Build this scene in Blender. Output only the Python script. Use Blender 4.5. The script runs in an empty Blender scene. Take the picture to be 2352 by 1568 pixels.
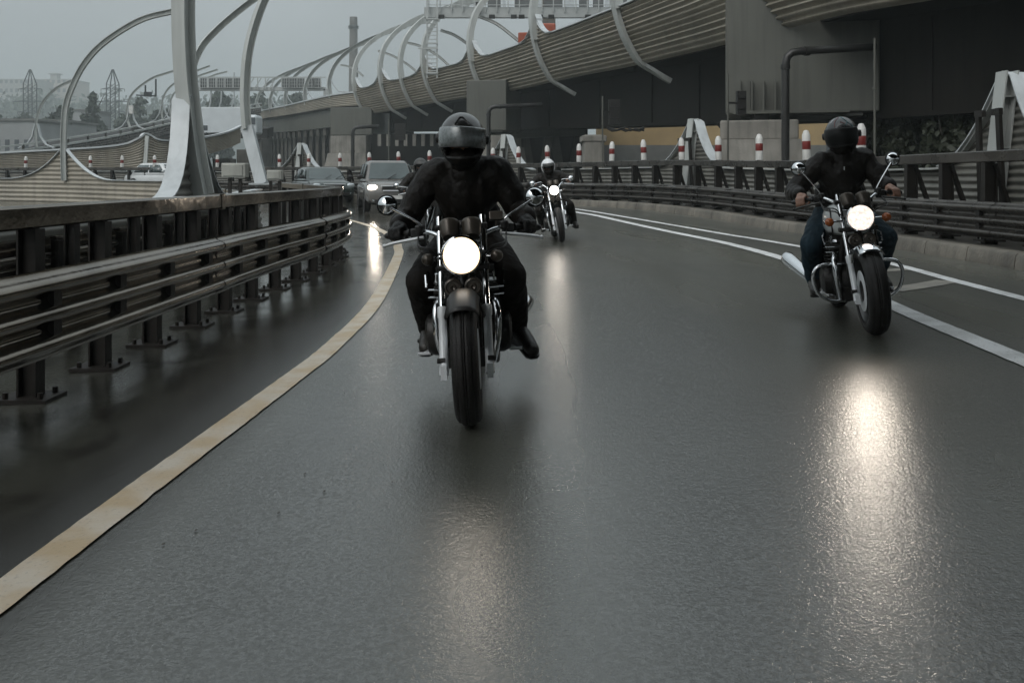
import bpy, bmesh, math, random
from math import sin, cos, pi, radians, sqrt, atan2, hypot
from mathutils import Vector, Matrix, noise
random.seed(7)
sc = bpy.context.scene
C = sc.collection
V = Vector
# ---------------------------------------------------------------- survey: camera and road surface
F, CX, VH, HC = 2058.0, 1176.0, 405.0, 1.2
def sst(a, b, t):
    t = min(1.0, max(0.0, (t - a) / (b - a)))
    return t * t * (3 - 2 * t)
def h(x, y):                         # banked road surface height
    k = 0.03 * max(-4.5, min(9.0, x)) * (1 - sst(14, 30, y))
    t = min(1.0, max(0.0, (hypot(x + 24, y - 16.5) - 22.5) / 6.0))
    return k + 0.3 * t * sst(16, 27, y)
def G(u, v):                         # ground point seen at survey coordinates u, v
    y = HC * F / (v - VH)
    for _ in range(60):
        x = (u - CX) / F * y
        y = 0.6 * y + 0.4 * (HC - h(x, y)) * F / (v - VH)
    x = (u - CX) / F * y
    return V((x, y, h(x, y)))
def P(u, v, y):
    return V(((u - CX) / F * y, y, HC + (VH - v) / F * y))
def smooth_path(pts, n=8):
    pts = [V(p) for p in pts]
    out = []
    for i in range(len(pts) - 1):
        p0 = pts[i - 1] if i else pts[0] * 2 - pts[1]
        p1, p2 = pts[i], pts[i + 1]
        p3 = pts[i + 2] if i + 2 < len(pts) else p2 * 2 - p1
        for k in range(n):
            t = k / n
            out.append(0.5 * ((2 * p1) + (p2 - p0) * t + (2 * p0 - 5 * p1 + 4 * p2 - p3) * t * t + (3 * p1 - p0 - 3 * p2 + p3) * t ** 3))
    out.append(pts[-1])
    return out
def resample(pts, step):
    pts = [V(p) for p in pts]
    L = [0.0]
    for a, b in zip(pts, pts[1:]): L.append(L[-1] + (b - a).length)
    n = max(2, int(round(L[-1] / step)) + 1)
    out = []; j = 0
    for i in range(n):
        s = L[-1] * i / (n - 1)
        while j < len(L) - 2 and L[j + 1] < s: j += 1
        t = (s - L[j]) / max(1e-9, L[j + 1] - L[j])
        out.append(pts[j].lerp(pts[j + 1], t))
    return out
def normals2d(path):                 # unit vector to the right of travel, in plan
    N = []
    for i in range(len(path)):
        a = path[max(0, i - 1)]; b = path[min(len(path) - 1, i + 1)]
        d = V((b.x - a.x, b.y - a.y, 0))
        d = d.normalized() if d.length > 1e-9 else V((0, 1, 0))
        N.append(V((d.y, -d.x, 0)))
    return N
def offset(path, d):
    return [p + n * d for p, n in zip(path, normals2d(path))]
def hit_u(path, u):                  # where the sight line u crosses a path in plan
    k = (u - CX) / F
    for a, b in zip(path, path[1:]):
        fa, fb = a.x - k * a.y, b.x - k * b.y
        if fa * fb <= 0 and abs(fa - fb) > 1e-9 and a.y > 0:
            return a.lerp(b, fa / (fa - fb))
    return None
# ---------------------------------------------------------------- mesh builder
class MB:
    def __init__(s): s.v = []; s.f = []
    def add(s, vs, fs):
        o = len(s.v)
        s.v += [V(p) for p in vs]
        s.f += [tuple(i + o for i in q) for q in fs]
        return s
    def box(s, c, d, R=None):
        c = V(c); x, y, z = d[0] / 2, d[1] / 2, d[2] / 2
        vs = [V((a * x, b * y, e * z)) for a in (-1, 1) for b in (-1, 1) for e in (-1, 1)]
        if R is not None: vs = [R @ p for p in vs]
        return s.add([c + p for p in vs], [(0, 1, 3, 2), (4, 6, 7, 5), (0, 4, 5, 1), (2, 3, 7, 6), (0, 2, 6, 4), (1, 5, 7, 3)])
    def bar(s, a, b, w, t, side=None):
        a, b = V(a), V(b); d = (b - a); L = d.length; d = d / L
        sd = V(side) if side is not None else (V((0, 0, 1)).cross(d) if abs(d.z) < .95 else V((1, 0, 0)))
        sd = (sd - d * sd.dot(d)).normalized(); up = d.cross(sd)
        R = Matrix((sd, up, d)).transposed()
        return s.box((a + b) / 2, (w, t, L), R)
    def tube(s, path, r, n=10, cap=True, flat=1.0, side=None):
        path = [V(p) for p in path]; m = len(path)
        rr = r if isinstance(r, (list, tuple)) else [r] * m
        T = []
        for i in range(m):
            d = path[min(m - 1, i + 1)] - path[max(0, i - 1)]
            T.append(d.normalized())
        u = V(side) if side is not None else (V((0, 0, 1)) if abs(T[0].z) < .9 else V((1, 0, 0)))
        vs = []; fs = []
        for i in range(m):
            u = (u - T[i] * u.dot(T[i]))
            u = u.normalized() if u.length > 1e-6 else T[i].orthogonal().normalized()
            w = T[i].cross(u)
            for k in range(n):
                a = 2 * pi * k / n
                vs.append(path[i] + u * cos(a) * rr[i] + w * sin(a) * rr[i] * flat)
        for i in range(m - 1):
            for k in range(n):
                k2 = (k + 1) % n
                fs.append((i * n + k, i * n + k2, (i + 1) * n + k2, (i + 1) * n + k))
        if cap:
            fs.append(tuple(range(n - 1, -1, -1))); fs.append(tuple((m - 1) * n + k for k in range(n)))
        return s.add(vs, fs)
    def ribbeam(s, path, w, t, side):          # rectangular section along a path; w along side
        path = [V(p) for p in path]; m = len(path); vs = []; fs = []
        for i in range(m):
            d = (path[min(m - 1, i + 1)] - path[max(0, i - 1)]).normalized()
            sd = side[i] if isinstance(side, list) else V(side)
            sd = (sd - d * sd.dot(d)).normalized(); up = d.cross(sd)
            ww = w[i] if isinstance(w, list) else w
            for a, b in ((-1, -1), (1, -1), (1, 1), (-1, 1)):
                vs.append(path[i] + sd * a * ww / 2 + up * b * t / 2)
        for i in range(m - 1):
            for k in range(4):
                k2 = (k + 1) % 4
                fs.append((i * 4 + k, i * 4 + k2, (i + 1) * 4 + k2, (i + 1) * 4 + k))
        fs.append((3, 2, 1, 0)); fs.append(tuple((m - 1) * 4 + k for k in range(4)))
        return s.add(vs, fs)
    def sweep(s, path, prof, closed=False, N=None, cap=True):     # prof: (n to the right of travel, z)
        path = [V(p) for p in path]; N = N or normals2d(path); vs = []; fs = []
        for i, (p, n) in enumerate(zip(path, N)):
            pr = prof(i) if callable(prof) else prof
            m = len(pr)
            for a, z in pr: vs.append(V((p.x + n.x * a, p.y + n.y * a, p.z + z)))
        kk = m if closed else m - 1
        for i in range(len(path) - 1):
            for k in range(kk):
                k2 = (k + 1) % m
                fs.append((i * m + k, (i + 1) * m + k, (i + 1) * m + k2, i * m + k2))
        if closed and cap:
            fs.append(tuple(range(m))); fs.append(tuple(reversed([(len(path) - 1) * m + k for k in range(m)])))
        return s.add(vs, fs)
    def lathe(s, prof, c, axis=(0, 0, 1), n=24, up=None, arc=None, close=False):    # prof: (radius, along axis)
        a = V(axis).normalized(); u = V(up) if up is not None else a.orthogonal()
        u = (u - a * u.dot(a)).normalized(); w = a.cross(u); c = V(c); m = len(prof); vs = []; fs = []
        a0, a1 = arc if arc else (0, 2 * pi)
        cnt = n if not arc else n + 1
        for i in range(cnt):
            t = a0 + (a1 - a0) * i / n
            for r, z in prof: vs.append(c + a * z + (u * cos(t) + w * sin(t)) * r)
        mm = m if close else m - 1
        for i in range(n):
            j = (i + 1) % cnt
            for k in range(mm):
                k2 = (k + 1) % m
                fs.append((i * m + k, j * m + k, j * m + k2, i * m + k2))
        return s.add(vs, fs)
    def ell(s, c, r, nu=20, nv=12, R=None, e=1.0):
        c = V(c); vs = []; fs = []
        pw = lambda q: math.copysign(abs(q) ** e, q)
        for j in range(nv + 1):
            p = -pi / 2 + pi * j / nv
            for i in range(nu):
                t = 2 * pi * i / nu
                q = V((r[0] * pw(cos(p)) * pw(cos(t)), r[1] * pw(cos(p)) * pw(sin(t)), r[2] * pw(sin(p))))
                vs.append(c + (R @ q if R is not None else q))
        for j in range(nv):
            for i in range(nu):
                i2 = (i + 1) % nu
                fs.append((j * nu + i, j * nu + i2, (j + 1) * nu + i2, (j + 1) * nu + i))
        return s.add(vs, fs)
    def cap2(s, a, b, ra, rb, n=14):           # tapered capsule, closed
        a, b = V(a), V(b); d = b - a
        if d.length < 1e-6: d = V((0, 0, 1e-3))
        d.normalize(); pts = []; rs = []
        for k in range(5):
            t = pi / 2 * (1 - k / 4); pts.append(a - d * ra * sin(t)); rs.append(max(1e-4, ra * cos(t)))
        for k in range(5):
            t = pi / 2 * k / 4; pts.append(b + d * rb * sin(t)); rs.append(max(1e-4, rb * cos(t)))
        return s.tube(pts, rs, n)
    def prism(s, poly, axis, a0, a1):          # poly in the plane across axis, straight extrusion
        n = len(poly); vs = []
        for t in (a0, a1):
            for p, q in poly:
                vs.append(V((t, p, q)) if axis == 'x' else V((p, t, q)) if axis == 'y' else V((p, q, t)))
        fs = [tuple(range(n)), tuple(reversed(range(n, 2 * n)))]
        for k in range(n):
            k2 = (k + 1) % n; fs.append((k, k2, n + k2, n + k))
        return s.add(vs, fs)
    def xf(s, M):
        s.v = [M @ p for p in s.v]; return s
    def mesh(s, name):
        me = bpy.data.meshes.new(name)
        me.from_pydata([tuple(p) for p in s.v], [], s.f); me.update()
        bm = bmesh.new(); bm.from_mesh(me)
        bmesh.ops.recalc_face_normals(bm, faces=bm.faces); bm.to_mesh(me); bm.free()
        return me
MW = {}
def link(name, me, mat=None, parent=None, smooth=0, local=False, bevel=0):
    if parent is not None and not local:
        me.transform(MW[parent.name].inverted())
    if mat is not None: me.materials.append(mat)
    if smooth:
        me.polygons.foreach_set('use_smooth', [True] * len(me.polygons))
        me.set_sharp_from_angle(angle=radians(smooth))
    o = bpy.data.objects.new(name, me); C.objects.link(o)
    if parent is not None:
        o.parent = parent; MW[o.name] = MW[parent.name]
    else: MW[o.name] = Matrix.Identity(4)
    if bevel:
        b = o.modifiers.new('edge', 'BEVEL'); b.width = bevel; b.segments = 2; b.limit_method = 'ANGLE'; b.angle_limit = radians(40)
    return o
def build(mb, name, mat, parent=None, smooth=0, local=False, bevel=0, org=None):
    me = mb.mesh(name)
    if org is not None and parent is None:
        me.transform(Matrix.Translation(-V(org)))
    o = link(name, me, mat, parent, smooth, local, bevel)
    if org is not None and parent is None:
        o.location = V(org); MW[o.name] = Matrix.Translation(V(org))
    return o
def tag(o, label=None, cat=None, group=None, kind=None):
    if label: o['label'] = label
    if cat: o['category'] = cat
    if group: o['group'] = group
    if kind: o['kind'] = kind
    return o
def thing(name, label, cat, loc=(0, 0, 0), M=None, group=None):
    o = bpy.data.objects.new(name, None); C.objects.link(o); o.empty_display_size = .2
    M = M if M is not None else Matrix.Translation(V(loc))
    o.matrix_world = M; MW[o.name] = M.copy()
    return tag(o, label, cat, group)
def struct(mb, name, mat, smooth=0): return tag(build(mb, name, mat, smooth=smooth), kind='structure')
def dup(root, loc, label, rotz=0):
    r = root.copy(); C.objects.link(r); r.location = loc; r.rotation_euler = (0, 0, rotz); r['label'] = label
    for ch in list(root.children):
        c = ch.copy(); C.objects.link(c); c.parent = r
        for g in ch.children:
            d = g.copy(); C.objects.link(d); d.parent = c
    return r
# ---------------------------------------------------------------- materials
def lin(c):
    if isinstance(c, str):
        c = [int(c[i:i + 2], 16) / 255 for i in (0, 2, 4)]
        c = [q / 12.92 if q < .04045 else ((q + .055) / 1.055) ** 2.4 for q in c]
    return (*c, 1)
def mat(name, col, rough=.5, metal=0, var=.25, scale=3, bump=0, bscale=40, coat=0, spec=.5, col2=None, stretch=(1, 1, 1), rvar=0, ior=1.5, stains=0):
    m = bpy.data.materials.new(name); m.use_nodes = True; nt = m.node_tree; N = nt.nodes; L = nt.links
    b = N['Principled BSDF']; tc = N.new('ShaderNodeTexCoord'); mp = N.new('ShaderNodeMapping'); mp.inputs['Scale'].default_value = stretch
    L.new(tc.outputs['Object'], mp.inputs['Vector'])
    nz = N.new('ShaderNodeTexNoise'); nz.inputs['Scale'].default_value = scale; nz.inputs['Detail'].default_value = 6
    L.new(mp.outputs[0], nz.inputs['Vector'])
    rp = N.new('ShaderNodeValToRGB'); rp.color_ramp.elements[0].position = .32; rp.color_ramp.elements[1].position = .7
    c = lin(col)
    c2 = lin(col2) if col2 is not None else (*[q * (1 - var) for q in c[:3]], 1)
    rp.color_ramp.elements[0].color = c2; rp.color_ramp.elements[1].color = c
    L.new(nz.outputs['Fac'], rp.inputs['Fac']); L.new(rp.outputs[0], b.inputs['Base Color'])
    if stains:
        n3 = N.new('ShaderNodeTexNoise'); n3.inputs['Scale'].default_value = 1.0; n3.inputs['Detail'].default_value = 5
        mp3 = N.new('ShaderNodeMapping'); mp3.inputs['Scale'].default_value = (5, 5, .35)
        L.new(tc.outputs['Object'], mp3.inputs[0]); L.new(mp3.outputs[0], n3.inputs['Vector'])
        r3 = N.new('ShaderNodeMapRange'); r3.inputs[1].default_value = .45; r3.inputs[2].default_value = .75; r3.inputs[3].default_value = 1; r3.inputs[4].default_value = 1 - stains
        L.new(n3.outputs['Fac'], r3.inputs[0])
        mx = N.new('ShaderNodeMix'); mx.data_type = 'RGBA'; mx.blend_type = 'MULTIPLY'; mx.inputs['Factor'].default_value = 1
        L.new(rp.outputs[0], mx.inputs['A']); L.new(r3.outputs[0], mx.inputs['B']); L.new(mx.outputs['Result'], b.inputs['Base Color'])
    b.inputs['Roughness'].default_value = rough; b.inputs['Metallic'].default_value = metal
    b.inputs['Coat Weight'].default_value = coat; b.inputs['Coat Roughness'].default_value = .08
    b.inputs['Specular IOR Level'].default_value = spec; b.inputs['IOR'].default_value = ior
    if rvar:
        mr = N.new('ShaderNodeMapRange'); mr.inputs[1].default_value = .3; mr.inputs[2].default_value = .7
        mr.inputs[3].default_value = max(0, rough - rvar); mr.inputs[4].default_value = rough + rvar
        L.new(nz.outputs['Fac'], mr.inputs[0]); L.new(mr.outputs[0], b.inputs['Roughness'])
    if bump:
        n2 = N.new('ShaderNodeTexNoise'); n2.inputs['Scale'].default_value = bscale; n2.inputs['Detail'].default_value = 4
        L.new(mp.outputs[0], n2.inputs['Vector'])
        bp = N.new('ShaderNodeBump'); bp.inputs['Strength'].default_value = min(1, bump); bp.inputs['Distance'].default_value = .02
        L.new(n2.outputs['Fac'], bp.inputs['Height']); L.new(bp.outputs[0], b.inputs['Normal'])
    return m
def emit(name, col, strength):
    m = mat(name, col, .2, var=0)
    b = m.node_tree.nodes['Principled BSDF']
    b.inputs['Emission Color'].default_value = (*col, 1); b.inputs['Emission Strength'].default_value = strength
    return m
M_ = {}
M_['rail'] = mat('galvanised_rail_wet', (.26, .232, .196), .14, .95, .45, 2.2, .08, 14, rvar=.07, spec=.6)
M_['rail_dark'] = mat('weathered_rail_wet', (.13, .12, .108), .3, .75, .5, 2.5, .10, 20, rvar=.08)
M_['post'] = mat('post_steel', (.019, .0155, .012), .55, .2, .4, 3, .2, 30, stains=.3)
M_['arch'] = mat('painted_arch_steel', (.5, .52, .5), .4, 0, .18, .8, stains=.22)
M_['arch_white'] = mat('pale_painted_steel', (.52, .55, .56), .33, 0, .18, 1.5, stains=.25)
M_['tan'] = mat('tan_corrugated_sheet', (.36, .325, .265), .5, 0, .25, .5, stains=.25)
M_['tan_grey'] = mat('grey_corrugated_sheet', (.23, .225, .2), .35, .2, .3, .8, stains=.4)
M_['trim'] = mat('silver_trim', (.6, .63, .64), .3, .3, .15, 2)
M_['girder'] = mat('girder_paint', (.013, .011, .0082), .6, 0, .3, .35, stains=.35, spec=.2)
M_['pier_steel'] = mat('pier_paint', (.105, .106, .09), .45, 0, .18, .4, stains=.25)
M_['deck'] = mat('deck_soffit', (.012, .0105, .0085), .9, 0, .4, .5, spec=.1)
M_['concrete'] = mat('concrete', (.27, .255, .225), .7, 0, .35, 1.2, .3, 14, stains=.35)
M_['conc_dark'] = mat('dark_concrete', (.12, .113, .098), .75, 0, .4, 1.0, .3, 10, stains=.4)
M_['kerb'] = mat('kerb_concrete', (.20, .18, .147), .5, 0, .5, 2.2, .5, 22, stains=.4)
M_['verge'] = mat('verge', (.075, .07, .06), .45, 0, .5, 1.2, .6, 25)
M_['pipe'] = mat('black_pipe', (.03, .029, .027), .35, .2, .3, 2)
M_['white'] = mat('white_plastic', (.72, .71, .68), .35, 0, .22, 5, stains=.2)
M_['red'] = mat('red_band', (.20, .022, .018), .4, 0, .3, 5)
M_['yellow_wall'] = mat('ochre_render', (.38, .27, .135), .8, 0, .2, .6)
M_['grey_wall'] = mat('grey_plinth', (.16, .16, .15), .8, 0, .3, .8)
M_['tyre'] = mat('tyre_rubber', (.0085, .007, .006), .6, 0, .4, 20, .3, 90)
M_['rim'] = mat('alloy_rim', (.10, .10, .10), .35, .8, .3, 6)
M_['alu'] = mat('fork_aluminium', (.88, .9, .92), .34, .15, .12, 8)
M_['chrome'] = mat('chrome', (.78, .8, .82), .09, 1, .06, 10)
M_['black'] = mat('gloss_black', (.012, .012, .012), .18, 0, .2, 10, coat=.6)
M_['blackmetal'] = mat('engine_black', (.028, .026, .024), .4, .4, .4, 12, .2, 60)
M_['engine'] = mat('engine_metal', (.07, .068, .064), .38, .8, .4, 9, .2, 50)
M_['plastic'] = mat('black_plastic', (.02, .019, .018), .45, 0, .3, 12)
M_['gauge'] = mat('gauge_pod', (.10, .085, .07), .3, .4, .3, 9)
M_['leather'] = mat('black_jacket', (.0125, .0100, .0080), .5, 0, .35, 7, .5, 26, spec=.2)
M_['cloth'] = mat('black_trousers', (.0125, .0100, .0080), .7, 0, .4, 9, .5, 22, spec=.15)
M_['jeans'] = mat('blue_jeans', (.026, .050, .068), .8, 0, .45, 9, .5, 26, spec=.2)
M_['glove'] = mat('black_glove', (.009, .0088, .0085), .5, 0, .4, 18, .6, 60, spec=.3)
M_['boot'] = mat('black_boot', (.024, .021, .017), .45, 0, .4, 10, .3, 30)
M_['skin'] = mat('skin', (.35, .19, .13), .5, 0, .2, 9, .15, 60)
M_['eye'] = mat('eye', (.5, .48, .45), .2, 0, .3, 30)
M_['helm_grey'] = mat('grey_helmet_wet', (.020, .020, .019), .26, 0, .4, 24, .10, 150, coat=.6)
M_['helm_black'] = mat('black_helmet', (.018, .018, .019), .22, 0, .3, 16, .2, 120, coat=.5)
M_['helm_white'] = mat('white_helmet', (.75, .76, .77), .25, 0, .1, 9, coat=.4)
M_['helm_brown'] = mat('dark_helmet', (.04, .037, .033), .35, 0, .3, 9)
M_['visor'] = mat('raised_visor_wet', (.26, .28, .28), .13, .5, .45, 60, .14, 190, coat=.8)
M_['visor_dark'] = mat('dark_visor', (.010, .010, .010), .4, 0, .2, 60, spec=.3)
M_['teal'] = mat('teal_line', (.09, .20, .22), .3, 0, .2, 5)
M_['redline'] = mat('red_line', (.16, .03, .03), .3, 0, .2, 5)
M_['liner'] = mat('helmet_lining', (.01, .0095, .009), .9, 0, .2, 20)
M_['amber'] = mat('amber_lens', (.42, .10, .015), .25, 0, .15, 20, coat=.4)
M_['tank_white'] = mat('white_tank', (.80, .82, .81), .2, 0, .06, 4, coat=.7)
M_['tank_cream'] = mat('cream_tank', (.42, .36, .27), .25, 0, .15, 4, coat=.6)
M_['seat'] = mat('seat_vinyl', (.013, .0125, .012), .5, 0, .3, 20, .3, 80)
M_['glass'] = mat('car_glass', (.055, .075, .075), .06, 0, .3, 2, coat=.5)
M_['suv'] = mat('grey_brown_paint', (.19, .18, .168), .25, .35, .12, 2, coat=.6)
M_['sedan'] = mat('dark_green_paint', (.035, .05, .045), .22, .3, .15, 2, coat=.6)
M_['whitecar'] = mat('white_car_paint', (.6, .62, .62), .25, 0, .08, 2, coat=.5)
M_['lamp_off'] = mat('lamp_lens', (.55, .6, .62), .12, .3, .25, 20, coat=.5)
M_['lorry'] = mat('lorry_white', (.62, .66, .68), .35, 0, .1, 1)
M_['orange'] = mat('orange_lorry', (.36, .075, .03), .45, 0, .25, 1.2)
M_['orange_dark'] = mat('lorry_slots', (.10, .025, .014), .6, 0, .2, 2)
M_['chimney'] = mat('chimney_brick', (.13, .12, .105), .85, 0, .3, .2)
M_['gantry'] = mat('gantry_steel', (.45, .47, .46), .45, .1, .15, 1)
M_['signback'] = mat('sign_back', (.16, .17, .17), .6, 0, .3, 1)
M_['pylon'] = mat('pylon_steel', (.05, .058, .06), .6, .2, .3, .5)
M_['bldg'] = mat('pale_block', (.30, .29, .27), .85, 0, .15, .1)
M_['bldg2'] = mat('warm_block', (.36, .31, .27), .85, 0, .15, .1)
M_['window'] = mat('far_window', (.08, .09, .10), .25, 0, .3, .2)
M_['shed'] = mat('shed_wall', (.30, .31, .31), .7, 0, .3, .2)
M_['trunk'] = mat('bark', (.05, .042, .033), .9, 0, .4, 4, .4, 12)
M_['leaf'] = mat('leaf_dark', (.045, .062, .036), .65, 0, .55, .8)
M_['leaf2'] = mat('leaf_mid', (.065, .08, .042), .65, 0, .5, .8)
M_['leaf_under'] = mat('leaf_shrub', (.05, .06, .035), .6, 0, .6, 1.4)
M_['earth'] = mat('earth', (.06, .062, .048), .9, 0, .5, .06)
M_['cabinet'] = mat('cabinet_grey', (.42, .42, .38), .5, 0, .2, 3, stains=.2)
# ---------------------------------------------------------------- wet asphalt and paint
def asphalt():
    m = bpy.data.materials.new('wet_asphalt'); m.use_nodes = True; nt = m.node_tree; N = nt.nodes; L = nt.links
    b = N['Principled BSDF']; tc = N.new('ShaderNodeTexCoord')
    def nz(scale, det=5, st=(1, 1, 1), dist=0):
        mp = N.new('ShaderNodeMapping'); mp.inputs['Scale'].default_value = st
        L.new(tc.outputs['Object'], mp.inputs[0])
        n = N.new('ShaderNodeTexNoise'); n.inputs['Scale'].default_value = scale; n.inputs['Detail'].default_value = det
        n.inputs['Distortion'].default_value = dist
        L.new(mp.outputs[0], n.inputs['Vector']); return n.outputs['Fac']
    def mr(src, a, c, d, e):
        r = N.new('ShaderNodeMapRange'); r.inputs[1].default_value = a; r.inputs[2].default_value = c
        r.inputs[3].default_value = d; r.inputs[4].default_value = e; L.new(src, r.inputs[0]); return r.outputs[0]
    def mth(op, a, c):
        q = N.new('ShaderNodeMath'); q.operation = op
        for i, s in enumerate((a, c)):
            if isinstance(s, (int, float)): q.inputs[i].default_value = s
            else: L.new(s, q.inputs[i])
        return q.outputs[0]
    big = nz(.55, 4, (1, .45, 1), .6); mid = nz(21, 4); fine = nz(82, 3); grain = nz(240, 2)
    sx = N.new('ShaderNodeSeparateXYZ'); L.new(tc.outputs['Object'], sx.inputs[0])
    # lengthwise bands worn by tyres, following the bend
    dy = mth('SUBTRACT', sx.outputs['Y'], 6.0); lane = mth('ADD', mth('ADD', sx.outputs['X'], mth('MULTIPLY', mth('MULTIPLY', dy, dy), .0105)), mth('MULTIPLY', big, .5))
    band = mr(mth('SINE', mth('MULTIPLY', lane, 2 * pi / 1.75), 0), -.3, .9, 0, 1)
    rp = N.new('ShaderNodeValToRGB'); rp.color_ramp.elements[0].color = lin((.012, .0124, .0108)); rp.color_ramp.elements[1].color = lin((.115, .118, .096))
    rp.color_ramp.elements[0].position = .3; rp.color_ramp.elements[1].position = .72
    mix_ = mth('ADD', mth('MULTIPLY', big, .34), mth('ADD', mth('MULTIPLY', fine, .32), mth('ADD', mth('MULTIPLY', grain, .32), mth('MULTIPLY', band, .10))))
    L.new(mix_, rp.inputs['Fac']); L.new(rp.outputs[0], b.inputs['Base Color'])
    side = mr(sx.outputs['X'], -2.3, -1.25, 1, 0)          # water pooled on the low inner side
    pool = mth('MULTIPLY', mr(nz(.9, 4, (1, .6, 1), .8), .35, .6, .55, 1), side)
    patch = mth('MULTIPLY', mr(big, .25, .8, 0, 1), .30)
    wet = mth('MINIMUM', mth('ADD', mth('ADD', pool, patch), mth('MULTIPLY', band, .25)), 1.0)
    grime = mth('MULTIPLY', mr(sx.outputs['X'], -1.5, -1.2, 1, 0), mr(mth('MULTIPLY', mr(nz(1.7, 5, (1, .7, 1), 1.2), .36, .50, 0, 1), mr(sx.outputs['X'], -1.75, -2.2, 0, 1)), 0, 1, 1, 0))     # dull dirt band on the shoulder, clear pools at the posts
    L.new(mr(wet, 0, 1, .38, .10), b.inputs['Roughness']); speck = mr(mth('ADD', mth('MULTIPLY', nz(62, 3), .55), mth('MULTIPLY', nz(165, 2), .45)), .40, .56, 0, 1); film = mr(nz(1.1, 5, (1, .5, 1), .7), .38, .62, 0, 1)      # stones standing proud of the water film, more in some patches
    cov = mth('MAXIMUM', speck, mth('MULTIPLY', mth('MAXIMUM', film, band), .7)); L.new(mth('MULTIPLY', mr(cov, 0, 1, .26, 1), mth('MULTIPLY', mr(grime, 0, 1, 1, .06), mr(sx.outputs['X'], 1.0, 2.4, 1, .55))), b.inputs['Coat Weight'])     # coat cut toward the right, standing in for the viaduct's dark reflection; L.new(mth('MULTIPLY', mr(grime, 0, 1, .6, .03), mr(sx.outputs['X'], 1.0, 2.4, 1, .6)), b.inputs['Specular IOR Level']);
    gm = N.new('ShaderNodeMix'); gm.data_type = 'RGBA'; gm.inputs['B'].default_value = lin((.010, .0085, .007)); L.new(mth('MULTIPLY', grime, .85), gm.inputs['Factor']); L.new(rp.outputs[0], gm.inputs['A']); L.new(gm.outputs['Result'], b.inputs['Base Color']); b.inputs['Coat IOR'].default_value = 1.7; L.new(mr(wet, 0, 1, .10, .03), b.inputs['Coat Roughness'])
    b.inputs['IOR'].default_value = 1.55
    hgt = mth('ADD', mth('MULTIPLY', fine, .46), mth('ADD', mth('MULTIPLY', grain, .20), mth('MULTIPLY', mid, .36)))
    bp = N.new('ShaderNodeBump'); bp.inputs['Distance'].default_value = .0044
    L.new(mr(wet, 0, 1, .95, .5), bp.inputs['Strength']); L.new(hgt, bp.inputs['Height']); L.new(bp.outputs[0], b.inputs['Normal']); L.new(bp.outputs[0], b.inputs['Coat Normal'])
    return m
def paint(name, c1, c2, worn):
    m = bpy.data.materials.new(name); m.use_nodes = True; nt = m.node_tree; N = nt.nodes; L = nt.links
    b = N['Principled BSDF']; tc = N.new('ShaderNodeTexCoord')
    n = N.new('ShaderNodeTexNoise'); n.inputs['Scale'].default_value = 4.5; n.inputs['Detail'].default_value = 6; L.new(tc.outputs['Object'], n.inputs['Vector'])
    rp = N.new('ShaderNodeValToRGB'); rp.color_ramp.elements[0].position = .38; rp.color_ramp.elements[1].position = .62
    rp.color_ramp.elements[0].color = lin(c2); rp.color_ramp.elements[1].color = lin(c1); L.new(n.outputs['Fac'], rp.inputs['Fac'])
    n2 = N.new('ShaderNodeTexNoise'); n2.inputs['Scale'].default_value = 55; n2.inputs['Detail'].default_value = 6; L.new(tc.outputs['Object'], n2.inputs['Vector'])
    mr = N.new('ShaderNodeMapRange'); mr.inputs[1].default_value = .58; mr.inputs[2].default_value = .72; mr.inputs[4].default_value = worn
    L.new(n2.outputs['Fac'], mr.inputs[0])
    mx = N.new('ShaderNodeMix'); mx.data_type = 'RGBA'; mx.inputs['B'].default_value = lin((.07, .066, .06))
    L.new(mr.outputs[0], mx.inputs['Factor']); L.new(rp.outputs[0], mx.inputs['A']); L.new(mx.outputs['Result'], b.inputs['Base Color'])
    b.inputs['Roughness'].default_value = .38
    bp = N.new('ShaderNodeBump'); bp.inputs['Strength'].default_value = .25; bp.inputs['Distance'].default_value = .008
    L.new(n2.outputs['Fac'], bp.inputs['Height']); L.new(bp.outputs[0], b.inputs['Normal'])
    return m
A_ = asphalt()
WHITE_P = paint('white_line_paint', (.82, .83, .83), (.62, .625, .62), .6)
YEL_P = paint('yellow_line_paint', (.56, .50, .41), (.47, .36, .22), .35)
GREY_P = paint('worn_line_paint', (.30, .28, .245), (.22, .21, .19), .7)
# ---------------------------------------------------------------- plan lines
KERB = smooth_path([(5.0, -4, 0), (5.45, 2, 0), (5.6, 6, 0), (5.58, 9.8, 0), (5.46, 12.7, 0), (5.25, 16.6, 0), (4.3, 22.3, 0), (2.0, 27.5, 0), (-.9, 31.8, 0), (-5, 36.2, 0), (-10, 40, 0), (-18, 43.8, 0), (-26, 46, 0), (-40, 48, 0)], 10)
KERB = resample(KERB, .6)
def kz(p): return h(p.x, p.y)
# ground, road, verge
g = MB(); g.add([(-1500, -300, -.9), (1500, -300, -.9), (1500, 2500, -.9), (-1500, 2500, -.9)], [(0, 1, 2, 3)])
struct(g, 'ground', M_['earth'])
r = MB(); nx, ny = 150, 190
xs = [-46 + 54.5 * i / nx for i in range(nx + 1)]; ys = [-5 + 55 * j / ny for j in range(ny + 1)]
r.add([(x, y, h(x, y)) for y in ys for x in xs], [(j * (nx + 1) + i, j * (nx + 1) + i + 1, (j + 1) * (nx + 1) + i + 1, (j + 1) * (nx + 1) + i) for j in range(ny) for i in range(nx)])
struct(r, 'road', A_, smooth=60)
kp = [V((p.x, p.y, kz(p))) for p in KERB]
vg = MB(); vg.sweep(kp, [(.22, .160), (.9, .15), (2.2, .12), (3.0, -.2), (14, -.85)]); struct(vg, 'verge', M_['verge'], smooth=60)
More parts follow.
